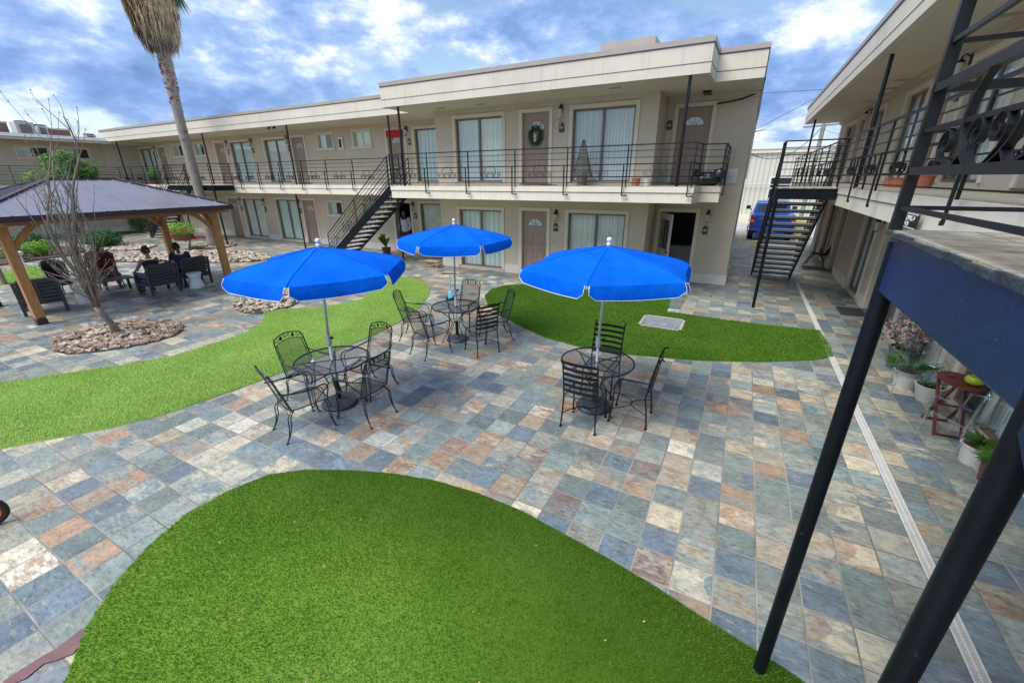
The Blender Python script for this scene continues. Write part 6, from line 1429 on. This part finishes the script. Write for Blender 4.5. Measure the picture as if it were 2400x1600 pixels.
def kerb(lb,x0,x1,y): 
    m=MB(); m.box(x0,x1,y,y+.18,0,.13); tag(m.build('parking_kerb',MT['bollard'],loc=((x0+x1)/2,y,0),bevel=.03),lb,'kerb')
kerb('yellow concrete wheel stop at the left behind the pickup',.65,1.35,24.35); kerb('long pale wheel stop seen through the lower stair treads',1.5,2.9,24.6)
m=MB(); m.box(2.62,3.4,27.0,27.5,0,.95); tag(m.build('concrete_block',MT['bollard'],loc=(3,27.2,0),bevel=.03),'yellowish concrete block to the right of the pickup','block')
t=thing('utility_pole','grey utility pole with wires behind the right building','pole',(4.1,38.0,0)) if False else thing('utility_pole','leaning grey utility pole with wires, seen between the buildings','pole',(3.55,34.5,0))
m=MB(); m.tube([(0,0,0),(.1,0,8.6)],[.15,.11],10); m.build('shaft',MT['utility'],t)
m=MB(); m.bar((-1.0,0,6.0),(1.1,0,6.1),.09,.09); m.build('crossarm',MT['utility'],t)
m=MB(); 
for x in (-.8,.3,.9): m.blob((x,0,6.2),.07,7,5)
m.build('insulator',MT['acmetal'],t)
def wire(lb,p,q,sag,r=.014):
    m=MB(); P=Vector(p);Q=Vector(q); m.tube([P.lerp(Q,i/14)-Vector((0,0,sag*4*(i/14)*(1-i/14))) for i in range(15)],r,4)
    tag(m.build('overhead_wire',MT['wire'],loc=tuple(P)),lb,'wire')
wire('upper overhead wire between the two buildings, nearly level',(-3.6,30,7.6),(6.4,30,7.4),.1); wire('sloping overhead wire rising towards the right roof',(-.3,26.2,5.2),(4.2,30,8.0),.05)
wire('slack dark wire low over the metal building roof',(-.2,26.3,4.3),(3.5,34.4,5.9),.9,.02); wire('thin wire looping from the pole behind the far railing',(3.6,34.5,5.9),(6.5,34.5,7.0),.8)
t=thing('street_lamp','small lamp arm on the far corner of the left building','lamp',(-.09,26.2,3.0)); m=MB(); m.tube([(0,0,0),(0,0,2.2)],.035,6); m.build('mast',MT['acmetal'],t); m=MB(); m.bar((0,0,2.2),(.5,0,2.3),.08,.05); m.build('lamp_head',MT['acmetal'],t)
for k,(cx_,cy_,sx_,sy_) in enumerate(((-3.44,3.17,.04,.15),(-3.0,4.2,.07,.04),(-3.1,4.72,.06,.07))):
    rr=random.Random(60+k); m=MB(); n=16; pts=[(cx_+sx_*cos(2*PI*i/n)*rr.uniform(.6,1.25),cy_+sy_*sin(2*PI*i/n)*rr.uniform(.6,1.25),.004) for i in range(n)]; m.add(pts,[tuple(range(n))]); tag(m.build('paving_stain',MT['tread']),kind='structure')
# leaf litter on the front lawn
rr=random.Random(44); m=MB()
for k in range(26):
    x=rr.uniform(-4,.6); y=rr.uniform(.8,2.6); a=rr.uniform(0,PI); s=rr.uniform(.006,.014)
    if not inpoly(np.array([x]),np.array([y]),G1)[0]: continue
    z=.045; m.add([(x-cos(a)*s,y-sin(a)*s,z),(x+sin(a)*s*.5,y-cos(a)*s*.5,z+.005),(x+cos(a)*s,y+sin(a)*s,z),(x-sin(a)*s*.5,y+cos(a)*s*.5,z+.003)],[(0,1,2,3)])
tag(m.build('leaf_litter',MT['thatch']),kind='stuff')
# ---------------------------------------------------------------- sky, sun, camera
W=bpy.data.worlds.new('World'); SC.world=W; W.use_nodes=True; nt=W.node_tree; bg=nt.nodes['Background']; out=nt.nodes['World Output']
SE=R(58); SAZ=(-.55,-.80)   # sun towards the camera's left and behind
sky=nt.nodes.new('ShaderNodeTexSky'); sky.sky_type='NISHITA'; sky.sun_disc=False; sky.sun_elevation=SE; sky.sun_rotation=math.atan2(SAZ[0],SAZ[1]); sky.air_density=1.2; sky.dust_density=.6; sky.ozone_density=2.0
L(nt,sky.outputs[0],bg.inputs[0]); bg.inputs[1].default_value=.085
tc=nt.nodes.new('ShaderNodeTexCoord'); sp=N(nt,'ShaderNodeSeparateXYZ'); L(nt,tc.outputs['Generated'],sp.inputs[0])
zc=math_(nt,'ADD',math_(nt,'MAXIMUM',sp.outputs[2],0.),.30); px=math_(nt,'DIVIDE',sp.outputs[0],zc); py=math_(nt,'DIVIDE',sp.outputs[1],zc); cb=N(nt,'ShaderNodeCombineXYZ'); L(nt,px,cb.inputs[0]); L(nt,py,cb.inputs[1]); cb.inputs[2].default_value=.37
wv=noise(nt,cb.outputs[0],1.1,3,.5); wa=N(nt,'ShaderNodeVectorMath',operation='ADD'); L(nt,cb.outputs[0],wa.inputs[0]); cw=N(nt,'ShaderNodeCombineXYZ'); L(nt,wv,cw.inputs[0]); L(nt,wv,cw.inputs[1]); L(nt,cw.outputs[0],wa.inputs[1])
dm=N(nt,'ShaderNodeMapping'); L(nt,tc.outputs['Generated'],dm.inputs[0]); dm.inputs['Scale'].default_value=(1.,1.,2.1); dm.inputs['Location'].default_value=(.3,.1,.4); n1=noise(nt,dm.outputs[0],4.0,11,.55); n2=noise(nt,dm.outputs[0],5.2,12,.60); n3=noise(nt,wa.outputs[0],.8,4,.5)
mask=ramp(nt,n1,[(.41,0.),(.49,.85),(.56,1.)])
ccol=ramp(nt,math_(nt,'ADD',math_(nt,'MULTIPLY',n2,.75),math_(nt,'MULTIPLY',n3,.25)),[(.36,(.14,.25,.50)),(.45,(.22,.37,.70)),(.51,(.36,.51,.84)),(.55,(.62,.74,.96)),(.59,(.95,.98,1.05)),(.65,(1.2,1.2,1.2))])
b2=nt.nodes.new('ShaderNodeBackground'); L(nt,ccol,b2.inputs[0]); b2.inputs[1].default_value=.58
mx=nt.nodes.new('ShaderNodeMixShader'); L(nt,mask,mx.inputs[0]); L(nt,bg.outputs[0],mx.inputs[1]); L(nt,b2.outputs[0],mx.inputs[2]); L(nt,mx.outputs[0],out.inputs[0])
sd=bpy.data.lights.new('sun','SUN'); sd.energy=2.2; sd.angle=R(40); sd.color=(1,.965,.90); so=bpy.data.objects.new('sun',sd); COL.objects.link(so)
dirv=Vector((-SAZ[0]*cos(SE)/.971,-SAZ[1]*cos(SE)/.971,-sin(SE))); so.rotation_euler=dirv.to_track_quat('-Z','Y').to_euler()
cd=bpy.data.cameras.new('camera'); cd.sensor_width=36; cd.lens=972.17/2400*36; cd.clip_start=.05; cd.clip_end=800
co=bpy.data.objects.new('camera',cd); COL.objects.link(co); co.location=(0,0,3.08)
yaw,pt,ro=R(-27.999),R(21.4015),R(-.3136); f0=Vector((sin(yaw),cos(yaw),0)); r0=Vector((cos(yaw),-sin(yaw),0)); u0=Vector((0,0,1))
f=f0*cos(pt)-u0*sin(pt); u=u0*cos(pt)+f0*sin(pt); r=r0*cos(ro)+u*sin(ro); u2=u*cos(ro)-r0*sin(ro)
co.rotation_euler=Matrix((r,u2,-f)).transposed().to_euler(); SC.camera=co
SC.view_settings.view_transform='Standard'; SC.view_settings.look='None'; SC.view_settings.exposure=1.08; SC.cycles.transparent_max_bounces=24; SC.view_settings.gamma=1
